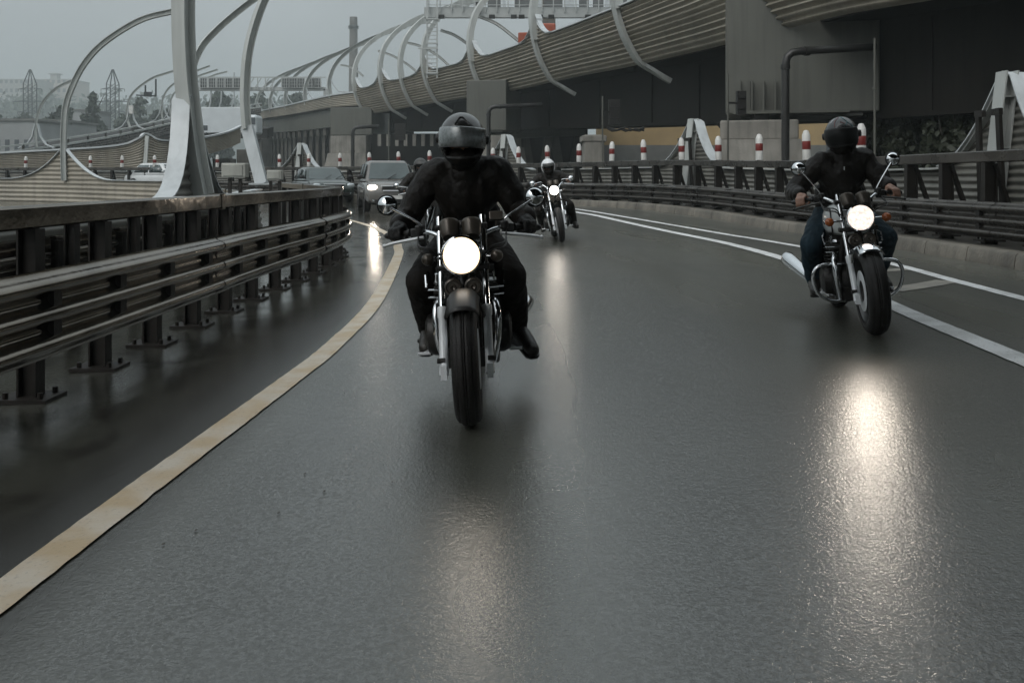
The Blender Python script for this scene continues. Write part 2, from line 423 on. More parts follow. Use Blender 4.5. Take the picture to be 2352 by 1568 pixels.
# kerb in cast lengths
kb = MB()
seg = resample(kp, 1.0)
for a, b_ in zip(seg, seg[1:]):
    d = (b_ - a); e = V((d.x, d.y, 0)).normalized() * .008
    kb.sweep([a + e, b_ - e], [(.0, -.05), (.03, .145), (.05, .172), (.075, .18), (.24, .18), (.24, -.05)], closed=True)
struct(kb, 'kerb', M_['kerb'], smooth=35)
def line(name, pts, w, m, lift=.007):
    pts = resample(smooth_path(pts, 10), .07); N = normals2d(pts); q = MB(); vs = []
    for p, n in zip(pts, N):
        for s in (-.5, 0, .5):
            a = p + n * (w * s + (.0012 * noise.noise(V((p.x * 9 + s * 50, p.y * 9, 0))) + .005 * noise.noise(V((p.x * 31, p.y * 31, s * 9)))) * abs(s) * 2); vs.append((a.x, a.y, h(a.x, a.y) + lift))
    q.add(vs, [(3 * i + k, 3 * i + 3 + k, 3 * i + 4 + k, 3 * i + 1 + k) for i in range(len(pts) - 1) for k in (0, 1)])
    struct(q, name, m)
ya = [G(0, 1372), G(330, 1122), G(654, 882), G(770, 790), G(867, 686), G(914, 589), G(914, 570), G(906, 550), G(862, 524), G(791, 503), G(700, 486)]
line('edge_line', [ya[0] + (ya[0] - ya[1]) * 1.5] + ya, .15, YEL_P)
wa = [G(2352, 829), G(2061, 708), G(1840, 607), G(1600, 545), G(1390, 500), G(1330, 489), G(1270, 480)]
line('lane_line', [wa[0] + (wa[0] - wa[1]) * 2] + wa, .17, WHITE_P)
oa = [G(2352, 687), G(2183, 643), G(2040, 605), G(1873, 573), G(1600, 527), G(1390, 491), G(1310, 479)]
line('lane_line', [oa[0] + (oa[0] - oa[1]) * 2] + oa, .13, WHITE_P)
line('hatch_line', [G(2046, 667), G(2110, 658), G(2178, 646)], .26, GREY_P, .006)
line('hatch_line', [G(1985, 626), G(2090, 618)], .2, GREY_P, .006)
# road debris: pale flecks and a stone or two on the lane
db = MB()
for u, v_ in ((375, 1252), (700, 1090), (450, 1220), (790, 905), (815, 915), (1375, 925), (640, 1180), (900, 1110), (745, 1130)):
    p = G(u, v_); db.ell(p + V((0, 0, .006)), (.005, .009, .0015), 8, 5)
tag(build(db, 'debris', M_['conc_dark']), kind='stuff')
# ---------------------------------------------------------------- crash barriers
def thrie(z0, z1, depth):            # three-wave beam section, n toward the traffic is negative here
    out = []; n = 37; H = z1 - z0
    for i in range(n):
        t = i / (n - 1); c = cos(2 * pi * 3 * t)
        c = math.copysign(abs(c) ** .6, c)
        out.append((depth * .5 * (1 + c), z0 + H * t))
    return out
def barrier(name, label, path, side, beam, tube, spans, dark='rail', group=None, spacer=.0, pd=.16):
    # path: foot line; side +1: traffic is to the left of travel (beam at smaller n)
    c = path[len(path) // 3]
    T = thing(name, label, 'crash barrier', (c.x, c.y, c.z), group=group)
    prof = [(side * a, z) for a, z in thrie(beam[0], beam[1], .085)]
    q = MB()
    # beams lapped every 4 m
    st = resample(path, .35); step = 11
    for i in range(0, len(st) - 1, step):
        s = st[i:min(len(st), i + step + 2)]
        if len(s) < 2: continue
        lift = .006 if (i // step) % 2 else 0
        q.sweep(s, [(a - side * (.20 + lift), z) for a, z in prof])
        j = s[0:2]; q.sweep([j[0], j[0].lerp(j[1], .75)], [(a - side * .213, z) for a, z in prof])       # lapped joint with its bolts
        nj = normals2d(s[:2])[0]
        for kz_ in range(4):
            for tt in (.2, .55): q.lathe([(.016, 0), (.016, .006), (.0, .012)], j[0].lerp(j[1], tt) + nj * (-side * (.213 if kz_ in (0, 3) else .213) + (side * .085 if kz_ in (0, 3) else side * .085)) + V((0, 0, beam[0] + (beam[1] - beam[0]) * kz_ / 3)), nj * side, 6)
    build(q, 'beam', M_[dark], T, smooth=50)
    # box rail on top
    q = MB(); y0, y1 = tube
    q.sweep(st, [(-.055, y0 + .012), (-.043, y0), (.043, y0), (.055, y0 + .012), (.055, y1 - .012), (.043, y1), (-.043, y1), (-.055, y1 - .012)], closed=True)
    for i in range(6, len(st) - 1, 17):
        q.sweep([st[i], st[i].lerp(st[i + 1], .25)], [(-.062, y0 - .006), (.062, y0 - .006), (.062, y1 + .006), (-.062, y1 + .006)], closed=True)
    build(q, 'top_rail', M_[dark], T, smooth=35)
    pp = resample(path, spans); N = normals2d(pp)
    for i, (p, n) in enumerate(zip(pp, N)):
        if i >= 95: break
        f = V((-n.y, n.x, 0)); R = Matrix((n, f, V((0, 0, 1)))).transposed(); q = MB()
        q.box(p + V((0, 0, y0 / 2 - .05)), (pd, .012, y0 + .1), R)
        for s in (-pd / 2, pd / 2): q.box(p + n * s + V((0, 0, y0 / 2 - .052)), (.012, .10, y0 + .096), R)
        q.box(p + V((0, 0, .012)), (.30, .24, .024), R)
        for a in (-.1, .1):
            for b_ in (-.08, .08): q.lathe([(.0, .06), (.016, .058), (.016, 0)], p + n * a + f * b_, n=6)
        q.box(p - n * side * .125 + V((0, 0, (beam[0] + beam[1]) / 2)), (.07, .09, (beam[1] - beam[0]) * .8), R)
        if spacer: q.bar(p + n * spacer + V((0, 0, .02)), p + n * .06 + V((0, 0, y0 - .02)), .075, .05)
        build(q, 'post', M_['post'], T)
    return T, st
LB = [(-3.15, .2), (-2.93, 2.2), (-2.80, 4.2), (-2.74, 6.5), (-2.70, 9.5), (-2.64, 11), (-2.62, 12.6), (-2.74, 14.2), (-3.15, 16), (-4.0, 18.5), (-5.6, 22)]
lb = smooth_path([(x, y, h(x, y)) for x, y in LB], 10)
lb_t, lb_s = barrier('crash_barrier', 'near crash barrier on the left with three wet steel waves and a box rail', lb, -1, (.25, .755), (.985, 1.115), .84, pd=.10)
lb2 = smooth_path([(x - 1.05 - .06 * max(0, y - 9), y, h(x, y)) for x, y in LB], 10)
barrier('crash_barrier', 'second crash barrier seen through the gaps behind the near left barrier', lb2, 1, (.30, .78), (.90, 1.0), 1.25, pd=.08)
# chrome end sleeve on the near rail where it turns out of sight
RB = offset(kp, .72); RB = [V((p.x, p.y, kz(p) + .165)) for p in RB]
rb_t, rb_s = barrier('crash_barrier', 'long crash barrier curving along the outer kerb on the right', RB, 1, (.05, .52), (1.03, 1.18), 1.05, spacer=.42, dark='rail_dark')
# marker posts on the outer rail
b0 = None
BOLL = [(1978, 'behind the helmet of the right-hand rider'), (1853, 'just left of the right-hand rider'), (1744, 'in front of the big concrete pedestal'), (1650, 'between the pedestal and the thin grey pole'),
        (1566, 'in front of the pale swooping upright'), (1479, 'in front of the ochre wall'), (1405, 'beside the slim pole at the ochre wall'), (1330, 'in front of the small concrete block'),
        (1258, 'directly above the white helmet'), (1191, 'right of the central rider, next to the pale swoop'), (1132, 'half hidden at the central rider\'s shoulder'), (987, 'at the left edge of the central rider\'s helmet'),
        (916, 'above the right side of the grey car'), (849, 'above the left side of the grey car'), (781, 'between the two cars'), (709, 'right of the far swooping upright'), (642, 'left of the far swooping upright'),
        (499, 'right of the tall near arch'), (355, 'above the white car'), (280, 'below the tan ramp wall, second right of the left arch'), (208, 'below the tan ramp wall, first right of the left arch'), (134, 'just left of the left arch foot'), (59, 'farthest left on the far rail')]
for u, where in BOLL:
    p = hit_u(rb_s, u)
    if p is None: continue
    loc = V((p.x, p.y, p.z + 1.18))
    lab = 'white-red marker post ' + where
    if b0 is None:
        b0 = thing('marker_post', lab, 'marker post', loc, group='marker posts on the outer rail')
        q = MB(); q.lathe([(0, 0), (.078, 0), (.08, .02), (.08, .48), (.074, .50), (.045, .575), (.02, .585), (0, .588)], loc + V((0, 0, .01)), n=20); build(q, 'body', M_['white'], b0, smooth=40)
        q = MB(); q.lathe([(.0805, .205), (.0825, .21), (.0825, .365), (.0805, .37)], loc + V((0, 0, .01)), n=20); build(q, 'band', M_['red'], b0, smooth=40)
        q = MB(); q.lathe([(0, 0), (.055, 0), (.055, .012), (0, .012)], loc, n=12); build(q, 'base', M_['post'], b0)
    else:
        k = dup(b0, loc, lab, u * .37); k.rotation_euler = (radians(random.uniform(-1.5, 1.5)), radians(random.uniform(-2.5, 0)), u * .37)
# ---------------------------------------------------------------- noise walls with swoops at the uprights
def noise_wall(name, label, path, top, foot, swoops, m, wave=.022, pitch=.14, trim='trim', step=.16, reach=1.7, rise=1.42, z0=.05, lean=0):
    st = resample(path, step); N = normals2d(st)
    S = [0]
    for a, b_ in zip(st, st[1:]): S.append(S[-1] + hypot(b_.x - a.x, b_.y - a.y))
    sw = []
    for p in swoops:
        i = min(range(len(st)), key=lambda k: (st[k].x - p[0]) ** 2 + (st[k].y - p[1]) ** 2); sw.append(S[i])
    def ztop(i):
        d = min([abs(S[i] - s) for s in sw] + [99])
        t = max(0, 1 - max(0, d - .12) / reach)
        return top + rise * t ** 2.3
    c = st[len(st) // 3]
    T = thing(name, label, 'noise barrier', c)
    zmax = top + rise; nz = int((zmax - z0) / pitch * 6)
    def prof(i):
        zt = ztop(i); out = []
        for k in range(nz + 1):
            z = z0 + (zmax - z0) * k / nz
            w = wave * sin(2 * pi * z / pitch)
            out.append((w + lean * min(z, zt), min(z, zt)))
        return out
    q = MB(); q.sweep(st, prof); build(q, 'panel', m, T, smooth=60)
    q = MB()
    q.ribbeam([st[i] + N[i] * lean * ztop(i) + V((0, 0, ztop(i) + .02)) for i in range(len(st))], .20, .03, N)
    build(q, 'trim', M_[trim], T, smooth=40)
    return T, st, ztop
def upright(T, p, n, top, lean=.0, w=.26, name='upright'):     # I-section post at a swoop
    f = V((-n.y, n.x, 0)); q = MB(); a = V(p) - n * lean; b_ = V(p) + V((0, 0, top))
    q.bar(a - n * .0, b_, .02, .16, side=f)
    q.bar(a - n * .08, b_ - n * .08, w, .022, side=f); q.bar(a + n * .08, b_ + n * .08, w, .022, side=f)
    for z in (.25, .55, .85):
        q.bar(a.lerp(b_, z) - f * w / 2, a.lerp(b_, z) + f * w / 2, .15, .015, side=n)
    build(q, name, M_['arch'], T)
# right wall beyond the outer rail
S_ = [(6.62, 11.7), (4.9, 22.8), (-.75, 33.4), (-10, 43.2)]
rwp = [V((p.x, p.y, kz(p_) + .12)) for p, p_ in zip(offset(kp, 1.3), kp)]
S_ = [(p.x, p.y) for p in (hit_u(rwp, u) for u in (2288, 1582, 1150, 688))]
rw_t, rw_s, rw_z = noise_wall('noise_barrier', 'low grey corrugated noise barrier rising in swoops behind the right-hand rail', rwp, 1.02, 0, S_, M_['tan_grey'], wave=.02, pitch=.11, trim='arch', lean=.11, rise=1.3)
N_ = normals2d(rw_s)
for x, y in S_:
    i = min(range(len(rw_s)), key=lambda k: (rw_s[k].x - x) ** 2 + (rw_s[k].y - y) ** 2)
    upright(rw_t, rw_s[i] + N_[i] * .16, N_[i], 2.38, lean=.28)
    nn = N_[i]; f = V((-nn.y, nn.x, 0)); q = MB()
    for s in (-1, 1):
        q.bar(rw_s[i] - nn * .05 + f * s * .27 + V((0, 0, .05)), rw_s[i] - nn * .12 + f * s * .24 + V((0, 0, 1.85)), .05, .09, side=nn)
        q.bar(rw_s[i] - nn * .12 + f * s * .3 + V((0, 0, 1.8)), rw_s[i] - nn * .12 + f * s * .1 + V((0, 0, 1.8)), .06, .09, side=nn)
    build(q, 'stay', M_['post'], rw_t)
# broad white swoop plates on the right-hand uprights
for x, y in S_:
    i = min(range(len(rw_s)), key=lambda k: (rw_s[k].x - x) ** 2 + (rw_s[k].y - y) ** 2)
    for sgn in (1, -1):
        pts = []; j = i; L_ = 0
        while 0 <= j < len(rw_s) and L_ < 1.75:
            pts.append(rw_s[j] + N_[j] * .11 * rw_z(j) + V((0, 0, rw_z(j) + .045))); jn = j + sgn
            if not 0 <= jn < len(rw_s): break
            L_ += (rw_s[jn] - rw_s[j]).length; j = jn
        q = MB(); q.ribbeam(pts, .30, .02, [N_[min(len(N_) - 1, max(0, i + sgn * k))] for k in range(len(pts))])
        build(q, 'swoop_plate', M_['arch_white'] , rw_t, smooth=40)
# inner wall on the left (arches stand on it)
I_ = [(-4.9, 14.1), (-7.75, 27.2), (-11.9, 33.2), (-19.8, 40)]
iw = [(-4.5, 3), (-4.75, 9), (-4.9, 14.1), (-5.7, 20.5), (-7.75, 27.2), (-9.6, 30.5), (-11.9, 33.2), (-15.5, 37), (-19.8, 39.7), (-26, 41.3), (-34, 42)]
iwA = smooth_path([(x, y, h(x, y) - .02) for x, y in iw[:4]], 12)
iwB = smooth_path([(x, y, h(x, y) - .1) for x, y in iw[6:]], 12)
nw1, nw1_s, nw1_z = noise_wall('noise_barrier', 'low corrugated noise barrier beside the tall near arch, behind the left barriers', iwA, .98, 0, [I_[0]], M_['tan_grey'], trim='arch_white', pitch=.15, lean=-.11, rise=1.6)
nw2, nw2_s, nw2_z = noise_wall('noise_barrier', 'tan corrugated noise barrier with silver edge swooping up to the left arch', iwB, 1.1, 0, [I_[3]], M_['tan'], trim='trim', pitch=.2, wave=.03, reach=3.2, rise=1.35)
N1 = normals2d(nw1_s)
i = min(range(len(nw1_s)), key=lambda k: (nw1_s[k].x - I_[0][0]) ** 2 + (nw1_s[k].y - I_[0][1]) ** 2)
for sgn in (1, -1):
    pts = []; j = i; L_ = 0
    while 0 <= j < len(nw1_s) and L_ < 1.8:
        pts.append(nw1_s[j] - N1[j] * (.11 * nw1_z(j) + .0) + V((0, 0, nw1_z(j) + .045))); L_ += .16; j += sgn
    q = MB(); q.ribbeam(pts, .27, .022, [N1[min(len(N1) - 1, max(0, i + sgn * k))] for k in range(len(pts))]); build(q, 'swoop_plate', M_['arch_white'], nw1, smooth=40)
for k in range(1, 12):               # rear cover plates of the tan wall
    pass
# ---------------------------------------------------------------- arches
def arch(name, label, pts, w, t, side, mt='arch', group='curved lamp arches', foot=None):
    pts = smooth_path(pts, 8)
    T = thing(name, label, 'arch', pts[0], group=group)
    q = MB(); q.ribbeam(pts, w, .02, side)
    d0 = V(side).normalized(); off = []
    up = [((pts[min(len(pts) - 1, i + 1)] - pts[max(0, i - 1)]).normalized()).cross(d0).normalized() for i in range(len(pts))]
    q.v = []; q.f = []
    for s in (-1, 1): q.ribbeam([p + u * s * t / 2 for p, u in zip(pts, up)], w, .022, side)
    q.ribbeam(pts, .03, t - .024, side)
    for i in range(2, len(pts), 9): q.box(pts[i] + up[i] * t / 2 + d0 * w * .3, (.03, .03, .03))
    build(q, 'rib', M_[mt], T, smooth=35)
    if foot:
        q = MB(); foot(q); build(q, 'foot', M_['arch'], T)
    return T
def arch_uv(name, label, uv, y, w, t, side=(0, 1, 0), **k):
    pts = [P(a[0], a[1], a[2] if len(a) > 2 else y) for a in uv]
    return arch(name, label, pts, w, t, side, **k)
def ft(uv, y):
    def fn(q):
        a, b_ = P(*uv[0], y), P(*uv[1], y)
        q.bar(a, b_, .2, .02, side=(1, 0, 0)); q.bar(a + V((0, .1, 0)), b_ + V((0, .1, 0)), .02, .2, side=(1, 0, 0))
    return fn
arch_uv('steel_arch', 'tall near grey arch rising out of the picture beside the left barrier', [(466, 448), (449, 360), (436, 260), (427, 180), (422, 90), (421, 0), (424, -110), (436, -220), (462, -330), (510, -430)], 14.1, .26, .22, side=(.92, -.38, 0))
arch_uv('steel_arch', 'white-footed arch curving out of the picture left of the chimney', [(567, 296), (563, 240), (563, 190), (568, 130), (581, 70), (606, 0), (645, -70), (705, -140), (780, -195)], 27.2, .21, .2, side=(.75, -.66, 0))
q = MB(); a, b_ = P(600, 424, 26.6), P(566, 292, 27.2)
q.bar(a, b_, .42, .03, side=(1, -.5, 0)); q.bar(a + V((0, .25, 0)), b_ + V((0, .25, 0)), .36, .03, side=(1, -.5, 0)); q.bar(a + V((.02, .12, 0)), b_ + V((.02, .12, 0)), .025, .22, side=(1, -.5, 0))
q.box(a + V((0, .1, .02)), (.6, .7, .05))
o = tag(build(q, 'inclined_strut', M_['arch_white'], org=(a.x, a.y, 0)), 'broad white inclined leg under the arch left of the chimney', 'steel strut')
arch_uv('steel_arch', 'arch half hidden behind the tall near arch, its tip leaving the picture', [(438, 380), (434, 300), (433, 230), (440, 165), (462, 110), (497, 70), (540, 32), (588, -4), (650, -44)], 33.2, .2, .2, side=(.6, -.8, 0))
arch_uv('steel_arch', 'complete slim arch over the tan noise barrier at far left', [(148, 415), (146, 350), (147, 290), (152, 240), (168, 195), (192, 150), (228, 108), (280, 70), (335, 42), (405, 25)], 39.6, .21, .2, side=(.15, -1, 0))
# ---------------------------------------------------------------- left ramp (tan side wall) with the far rail line
def wall_uv(T, name, pts, m, wave, rows, closed_back=.3):
    tp = smooth_path([P(u, a, y) for u, a, b_, y in pts], 8); bt = smooth_path([P(u, b_, y) for u, a, b_, y in pts], 8); N = normals2d(tp); vs = []; fs = []
    n = rows * 6
    for t_, b__, nn in zip(tp, bt, N):
        for k in range(n + 1):
            p = b__.lerp(t_, k / n); vs.append(p + nn * wave * sin(2 * pi * rows * k / n))
    m1 = n + 1
    for i in range(len(tp) - 1):
        for k in range(n): fs.append((i * m1 + k, (i + 1) * m1 + k, (i + 1) * m1 + k + 1, i * m1 + k + 1))
    q = MB(); q.add(vs, fs); build(q, name, m, T, smooth=60)
    return tp, bt, N
RAMP = [(-80, 358, 394, 62), (0, 353, 393, 62), (130, 346, 391, 62), (230, 340, 389, 62.5), (290, 332, 388, 63), (318, 320, 386, 63), (332, 309, 384, 63.3), (348, 314, 382, 63.6), (372, 324, 379, 64), (430, 322, 368, 66), (480, 315, 354, 68), (525, 304, 340, 70), (553, 291, 328, 71.5)]
ramp = thing('ramp', 'curved ramp with tan corrugated side wall passing behind the left arches', 'ramp', P(200, 405, 66))
tp, bt, NN = wall_uv(ramp, 'side_wall', RAMP, M_['tan'], .05, 11)
q = MB(); q.ribbeam([p + V((0, 0, .06)) for p in tp], .3, .12, NN); build(q, 'trim', M_['trim'], ramp, smooth=40)
NL = [V((-n.x, -n.y, 0)) if n.y < 0 else n for n in NN]
q = MB(); dk = [V((p.x, p.y, p.z + .1)) for p in bt]
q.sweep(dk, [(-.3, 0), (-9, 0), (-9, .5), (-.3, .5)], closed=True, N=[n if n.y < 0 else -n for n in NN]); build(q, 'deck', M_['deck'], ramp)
q = MB()
for i in range(4, len(bt), 13):
    p = bt[i]; q.box((p.x - .5, p.y + 4, (p.z - 1) / 2 - .4), (1.4, 1.6, p.z + 1)) 
build(q, 'support', M_['conc_dark'], ramp)
q = MB(); a, b_ = P(338, 312, 63.1), P(333, 388, 62.9); q.bar(a, b_, .25, .12, side=(1, 0, 0)); build(q, 'rib', M_['arch'], ramp)
FR = [(-80, 351, 362, 80), (0, 346, 358, 82), (140, 327, 342, 88), (275, 304, 322, 96), (403, 275, 292, 110), (480, 260, 273, 122), (560, 246, 258, 135), (600, 240, 251, 142)]
fr = thing('far_road', 'distant elevated road with dark rails climbing behind the left arches', 'elevated road', P(200, 330, 95))
tp2, bt2, NN2 = wall_uv(fr, 'parapet', [(u, a + 6, b_ + 10, y) for u, a, b_, y in FR], M_['rail_dark'], .03, 4)
q = MB(); q.ribbeam(tp2, .25, .2, NN2); q.ribbeam([p + V((0, 0, .55)) for p in tp2], .2, .16, NN2); build(q, 'top_rail', M_['arch'], fr, smooth=40)
q = MB()
for p in resample(tp2, 2.6): q.box(p + V((0, 0, .25)), (.18, .18, .7))
tag(build(q, 'post', M_['rail_dark'], fr), kind='stuff')
q = MB(); q.sweep([p - V((0, 0, .1)) for p in bt2], [(-.1, 0), (-10, 0), (-10, -1.2), (-.1, -1.2)], closed=True, N=[n if n.y < 0 else -n for n in NN2]); build(q, 'deck', M_['girder'], fr)
q = MB()
for p in resample(bt2, 26)[1:]: q.box((p.x, p.y + 5, p.z / 2 - 1), (1.6, 3, p.z))
build(q, 'support', M_['conc_dark'], fr)
for lab, uv, y in (('far slim arch standing in front of the pale tower block', [(84, 338), (82, 300), (85, 270), (97, 238), (118, 212), (142, 196), (166, 186)], 85),
                   ('far slim arch with a hanging bracket right of the second pylon', [(300, 296), (292, 272), (292, 250), (300, 222), (320, 200), (350, 180), (378, 170), (404, 162)], 99),
                   ('faint far arch just left of the tall near arch', [(374, 280), (371, 255), (374, 228), (386, 205), (404, 190), (440, 168), (482, 152)], 112),
                   ('faint far arch behind the tall near arch, lower tip', [(394, 276), (391, 250), (394, 225), (410, 205), (445, 180), (500, 160)], 118),
                   ('faintest far arch, tip over the left sign bridge', [(408, 272), (404, 245), (412, 220), (440, 196), (490, 174), (522, 165)], 126)):
    o = arch_uv('steel_arch', lab, uv, y, .2, .2, side=(.3, -1, 0), group='distant arches on the far road')
    if 'bracket' in lab:
        q = MB()
        for s in (((313, 219), (358, 221)), ((358, 221), (358, 182)), ((334, 220), (334, 196))): q.bar(P(*s[0], y), P(*s[1], y), .14, .14)
        q.box(P(336, 217, y - .3), (.4, .4, .5)); q.box(P(343, 217, y - .3), (.4, .4, .5)); build(q, 'bracket', M_['pylon'], o)
        q = MB(); q.box(P(302, 252, y - .3), (.4, .3, .9)); build(q, 'side_box', M_['white'], o)
    b_ = P(uv[0][0], uv[0][1], y)
    q = MB()
    for s in (-1, 1):
        q.ribbeam([b_ + V((s * 1.7, 0, -.1)), b_ + V((s * .9, 0, .25)), b_ + V((s * .4, 0, 1.0)), b_ + V((s * .12, 0, 2.2))], .3, .1, (0, 1, 0))
    build(q, 'swoop_foot', M_['arch_white'], o, smooth=40)
for u, vb, y in ((484, 262, 122), (508, 258, 126), (537, 253, 131)):
    b_ = P(u, vb, y); q = MB(); q.ribbeam([b_ + V((-1.2, 0, 0)), b_ + V((-.3, 0, .5)), b_ + V((0, 0, 1.6)), b_ + V((.05, 0, 3.2 if u < 530 else 5.5))], .3, .14, (0, 1, 0))
    tag(build(q, 'steel_upright', M_['arch_white'], smooth=40, org=b_), {484: 'left small hooked white upright on the far road under the sign bridge', 508: 'middle small hooked white upright on the far road under the sign bridge', 537: 'tall hooked white upright on the far road beside the white-footed arch'}[u], 'upright', 'hooked uprights on the far road')
# white lorry on the ramp
p = P(512, 300, 92); T = thing('lorry', 'white box lorry passing along the ramp left of the white-footed arch', 'lorry', (p.x, p.y, p.z - 1.2))
q = MB(); q.box(p + V((0, 0, 1.0)), (4.6, 2.5, 2.6)); build(q, 'cargo_box', M_['lorry'], T, bevel=.05)
q = MB(); q.box(p + V((3.1, 0, .55)), (1.4, 2.3, 2.0)); build(q, 'cab', M_['lorry'], T, bevel=.25)
q = MB(); q.box(p + V((-1.6, -1.27, .2)), (.9, .04, .5)); q.box(p + V((3.2, -1.17, .9)), (.9, .04, .7)); build(q, 'window', M_['window'], T)
q = MB()
for x in (-1.5, -.6, 3.0): q.lathe([(0, -.12), (.45, -.12), (.5, 0), (.45, .12), (0, .12)], p + V((x, -1.1, -.75)), axis=(0, 1, 0), n=16)
build(q, 'wheel', M_['tyre'], T)
# grey cabinets in the median
for (u, v0, v1, y, w), lab in (((540, 375, 408, 17, .46), 'larger grey cabinet on a post in the median'), ((632, 391, 413, 20.5, .33), 'smaller grey cabinet on a post in the median')):
    a = P(u, v1, y); b_ = P(u, v0, y); T = thing('cabinet', lab, 'cabinet', (a.x, a.y, -.1), group='grey cabinets in the median')
    hh = b_.z - a.z; q = MB(); q.box(((a.x), a.y, (a.z + b_.z) / 2), (w, .22, hh)); build(q, 'box', M_['cabinet'], T, bevel=.015)
    q = MB(); q.box((a.x - .01, a.y - .118, (a.z + b_.z) / 2), (w * .8, .014, hh * .78)); build(q, 'door', M_['cabinet'], T, bevel=.01)
    q = MB()
    for s in (-.1, .1): q.box((a.x + s, a.y, a.z / 2 - .1), (.06, .06, a.z + .15))
    build(q, 'leg', M_['post'], T)
# ---------------------------------------------------------------- viaduct on the right
# fascia line: survey (u, v top, v bottom, distance)
FA = [(843, 201, 262, 99), (880, 190, 258, 94), (927, 180, 249, 89), (1027, 153, 232, 79.5), (1105, 134, 221, 71), (1186, 106, 207, 64.5), (1317, 58, 178, 53.6), (1442, 9, 154, 44), (1560, -42, 127, 38.5), (1666, -95, 102, 34.3), (1910, -190, 40, 28.0), (2140, -270, 0, 25.2)]
fb = [P(u, b_, y) for u, a, b_, y in FA]; ftp = [P(u, a, y) for u, a, b_, y in FA]
for i in range(len(FA)):               # plumb section: same plan point, top above bottom
    ftp[i] = V((fb[i].x, fb[i].y, P(FA[i][0], FA[i][1], FA[i][3]).z))
fb += [V((13.9, 21.6, 6.1)), V((15.2, 16, 6.0)), V((15.8, 8, 6.0)), V((15.6, -4, 6.0)), V((14.5, -26, 6.0))]
ftp += [V((p.x, p.y, p.z + 3.2)) for p in fb[len(ftp):]]
fb = smooth_path(fb, 10); ftp = smooth_path(ftp, 10)
NF = normals2d(fb)
NF = [n if n.x > 0 or n.y > 0 else -n for n in NF]
vt_tab = [(u, a) for u, a, b_, y in FA]
for i in range(len(fb)):               # top edge stands 1.25 m outside the bottom edge
    tp_ = fb[i] - NF[i] * 1.25
    if tp_.y > 24.5:
        u_ = tp_.x / tp_.y * F + CX
        for (ua, va), (ub, vb) in zip(vt_tab, vt_tab[1:]):
            if ua <= u_ <= ub or (u_ < vt_tab[0][0] and ua == vt_tab[0][0]): ftp[i].z = HC + (VH - (va + (vb - va) * (u_ - ua) / (ub - ua))) / F * tp_.y
via = thing('viaduct', 'big dark steel viaduct with tan corrugated side crossing the top right of the road', 'viaduct', (8.5, 31, 0))
# arch stations along it
ARU = [1480, 1274, 1122, 1006, 954, 906, 826]
PL = [0.0]
for a, b_ in zip(fb, fb[1:]): PL.append(PL[-1] + hypot(b_.x - a.x, b_.y - a.y))
def station(path, u):
    best = min(range(len(path)), key=lambda i: abs((path[i].x / path[i].y * F + CX) - u)); return best
ST = [station(fb, u) for u in ARU]
HOOK = {1274: 1.45, 1122: 1.5, 1006: 1.45, 906: 1.4, 826: 1.4}
def ftop(i):
    z = ftp[i].z
    e = 0
    for u, s in zip(ARU, ST):
        if u in HOOK:
            d = abs(PL[i] - PL[s]); e = max(e, HOOK[u] * max(0, 1 - max(0, d - .2) / 3.3) ** 3.0)
    return z + e
# fascia resampled finely
fin_b, fin_t = [], []
idx = []
for i in range(len(fb) - 1):
    for k in range(4):
        t = k / 4; idx.append(i + t)
def lerp_list(Lst, f):
    i = int(f); t = f - i; return Lst[i].lerp(Lst[min(len(Lst) - 1, i + 1)], t)
fine_b = [lerp_list(fb, f) for f in idx]; fine_t = [lerp_list(ftp, f) for f in idx]
PLf = [PL[int(f)] + (PL[int(f) + 1] - PL[int(f)]) * (f - int(f)) for f in idx]
Nf = normals2d(fine_b); Nf = [n * (1 if n.dot(NF[int(f)]) > 0 else -1) for n, f in zip(Nf, idx)]
def ft_z(i):
    e = 0
    for u, s in zip(ARU, ST):
        if u in HOOK:
            d = abs(PLf[i] - PL[s]); e = max(e, HOOK[u] * max(0, 1 - max(0, d - .2) / 3.3) ** 3.0)
    return fine_t[i].z + e
def bulge(t): return -1.25 * min(1, max(0, t)) ** .85 - .12 * sin(pi * min(1, max(0, t)))     # hull-like section, bottom tucked under the deck
rows = 12
def profF(i):
    zb, zt0, zt = fine_b[i].z, fine_t[i].z, ft_z(i); out = []; n = 84
    H0 = zt0 - zb; top = (zt - zb) / H0
    for k in range(n + 1):
        t = k / n * 1.45; tt = min(t, top)
        w = .065 * cos(2 * pi * rows * t)
        w = math.copysign(abs(w / .065) ** .7 * .065, w)
        out.append((bulge(tt) + w, H0 * tt))
    return out
q = MB(); q.sweep(fine_b, profF, N=Nf); fas = build(q, 'side_panel', M_['tan'], via, smooth=60)
fas['label'] = 'tan corrugated side panel'
q = MB(); q.ribbeam([V((p.x, p.y, ft_z(i))) + Nf[i] * (bulge((ft_z(i) - p.z) / (fine_t[i].z - p.z))) + V((0, 0, .03)) for i, p in enumerate(fine_b)], .26, .07, Nf); build(q, 'trim', M_['trim'], via, smooth=40)
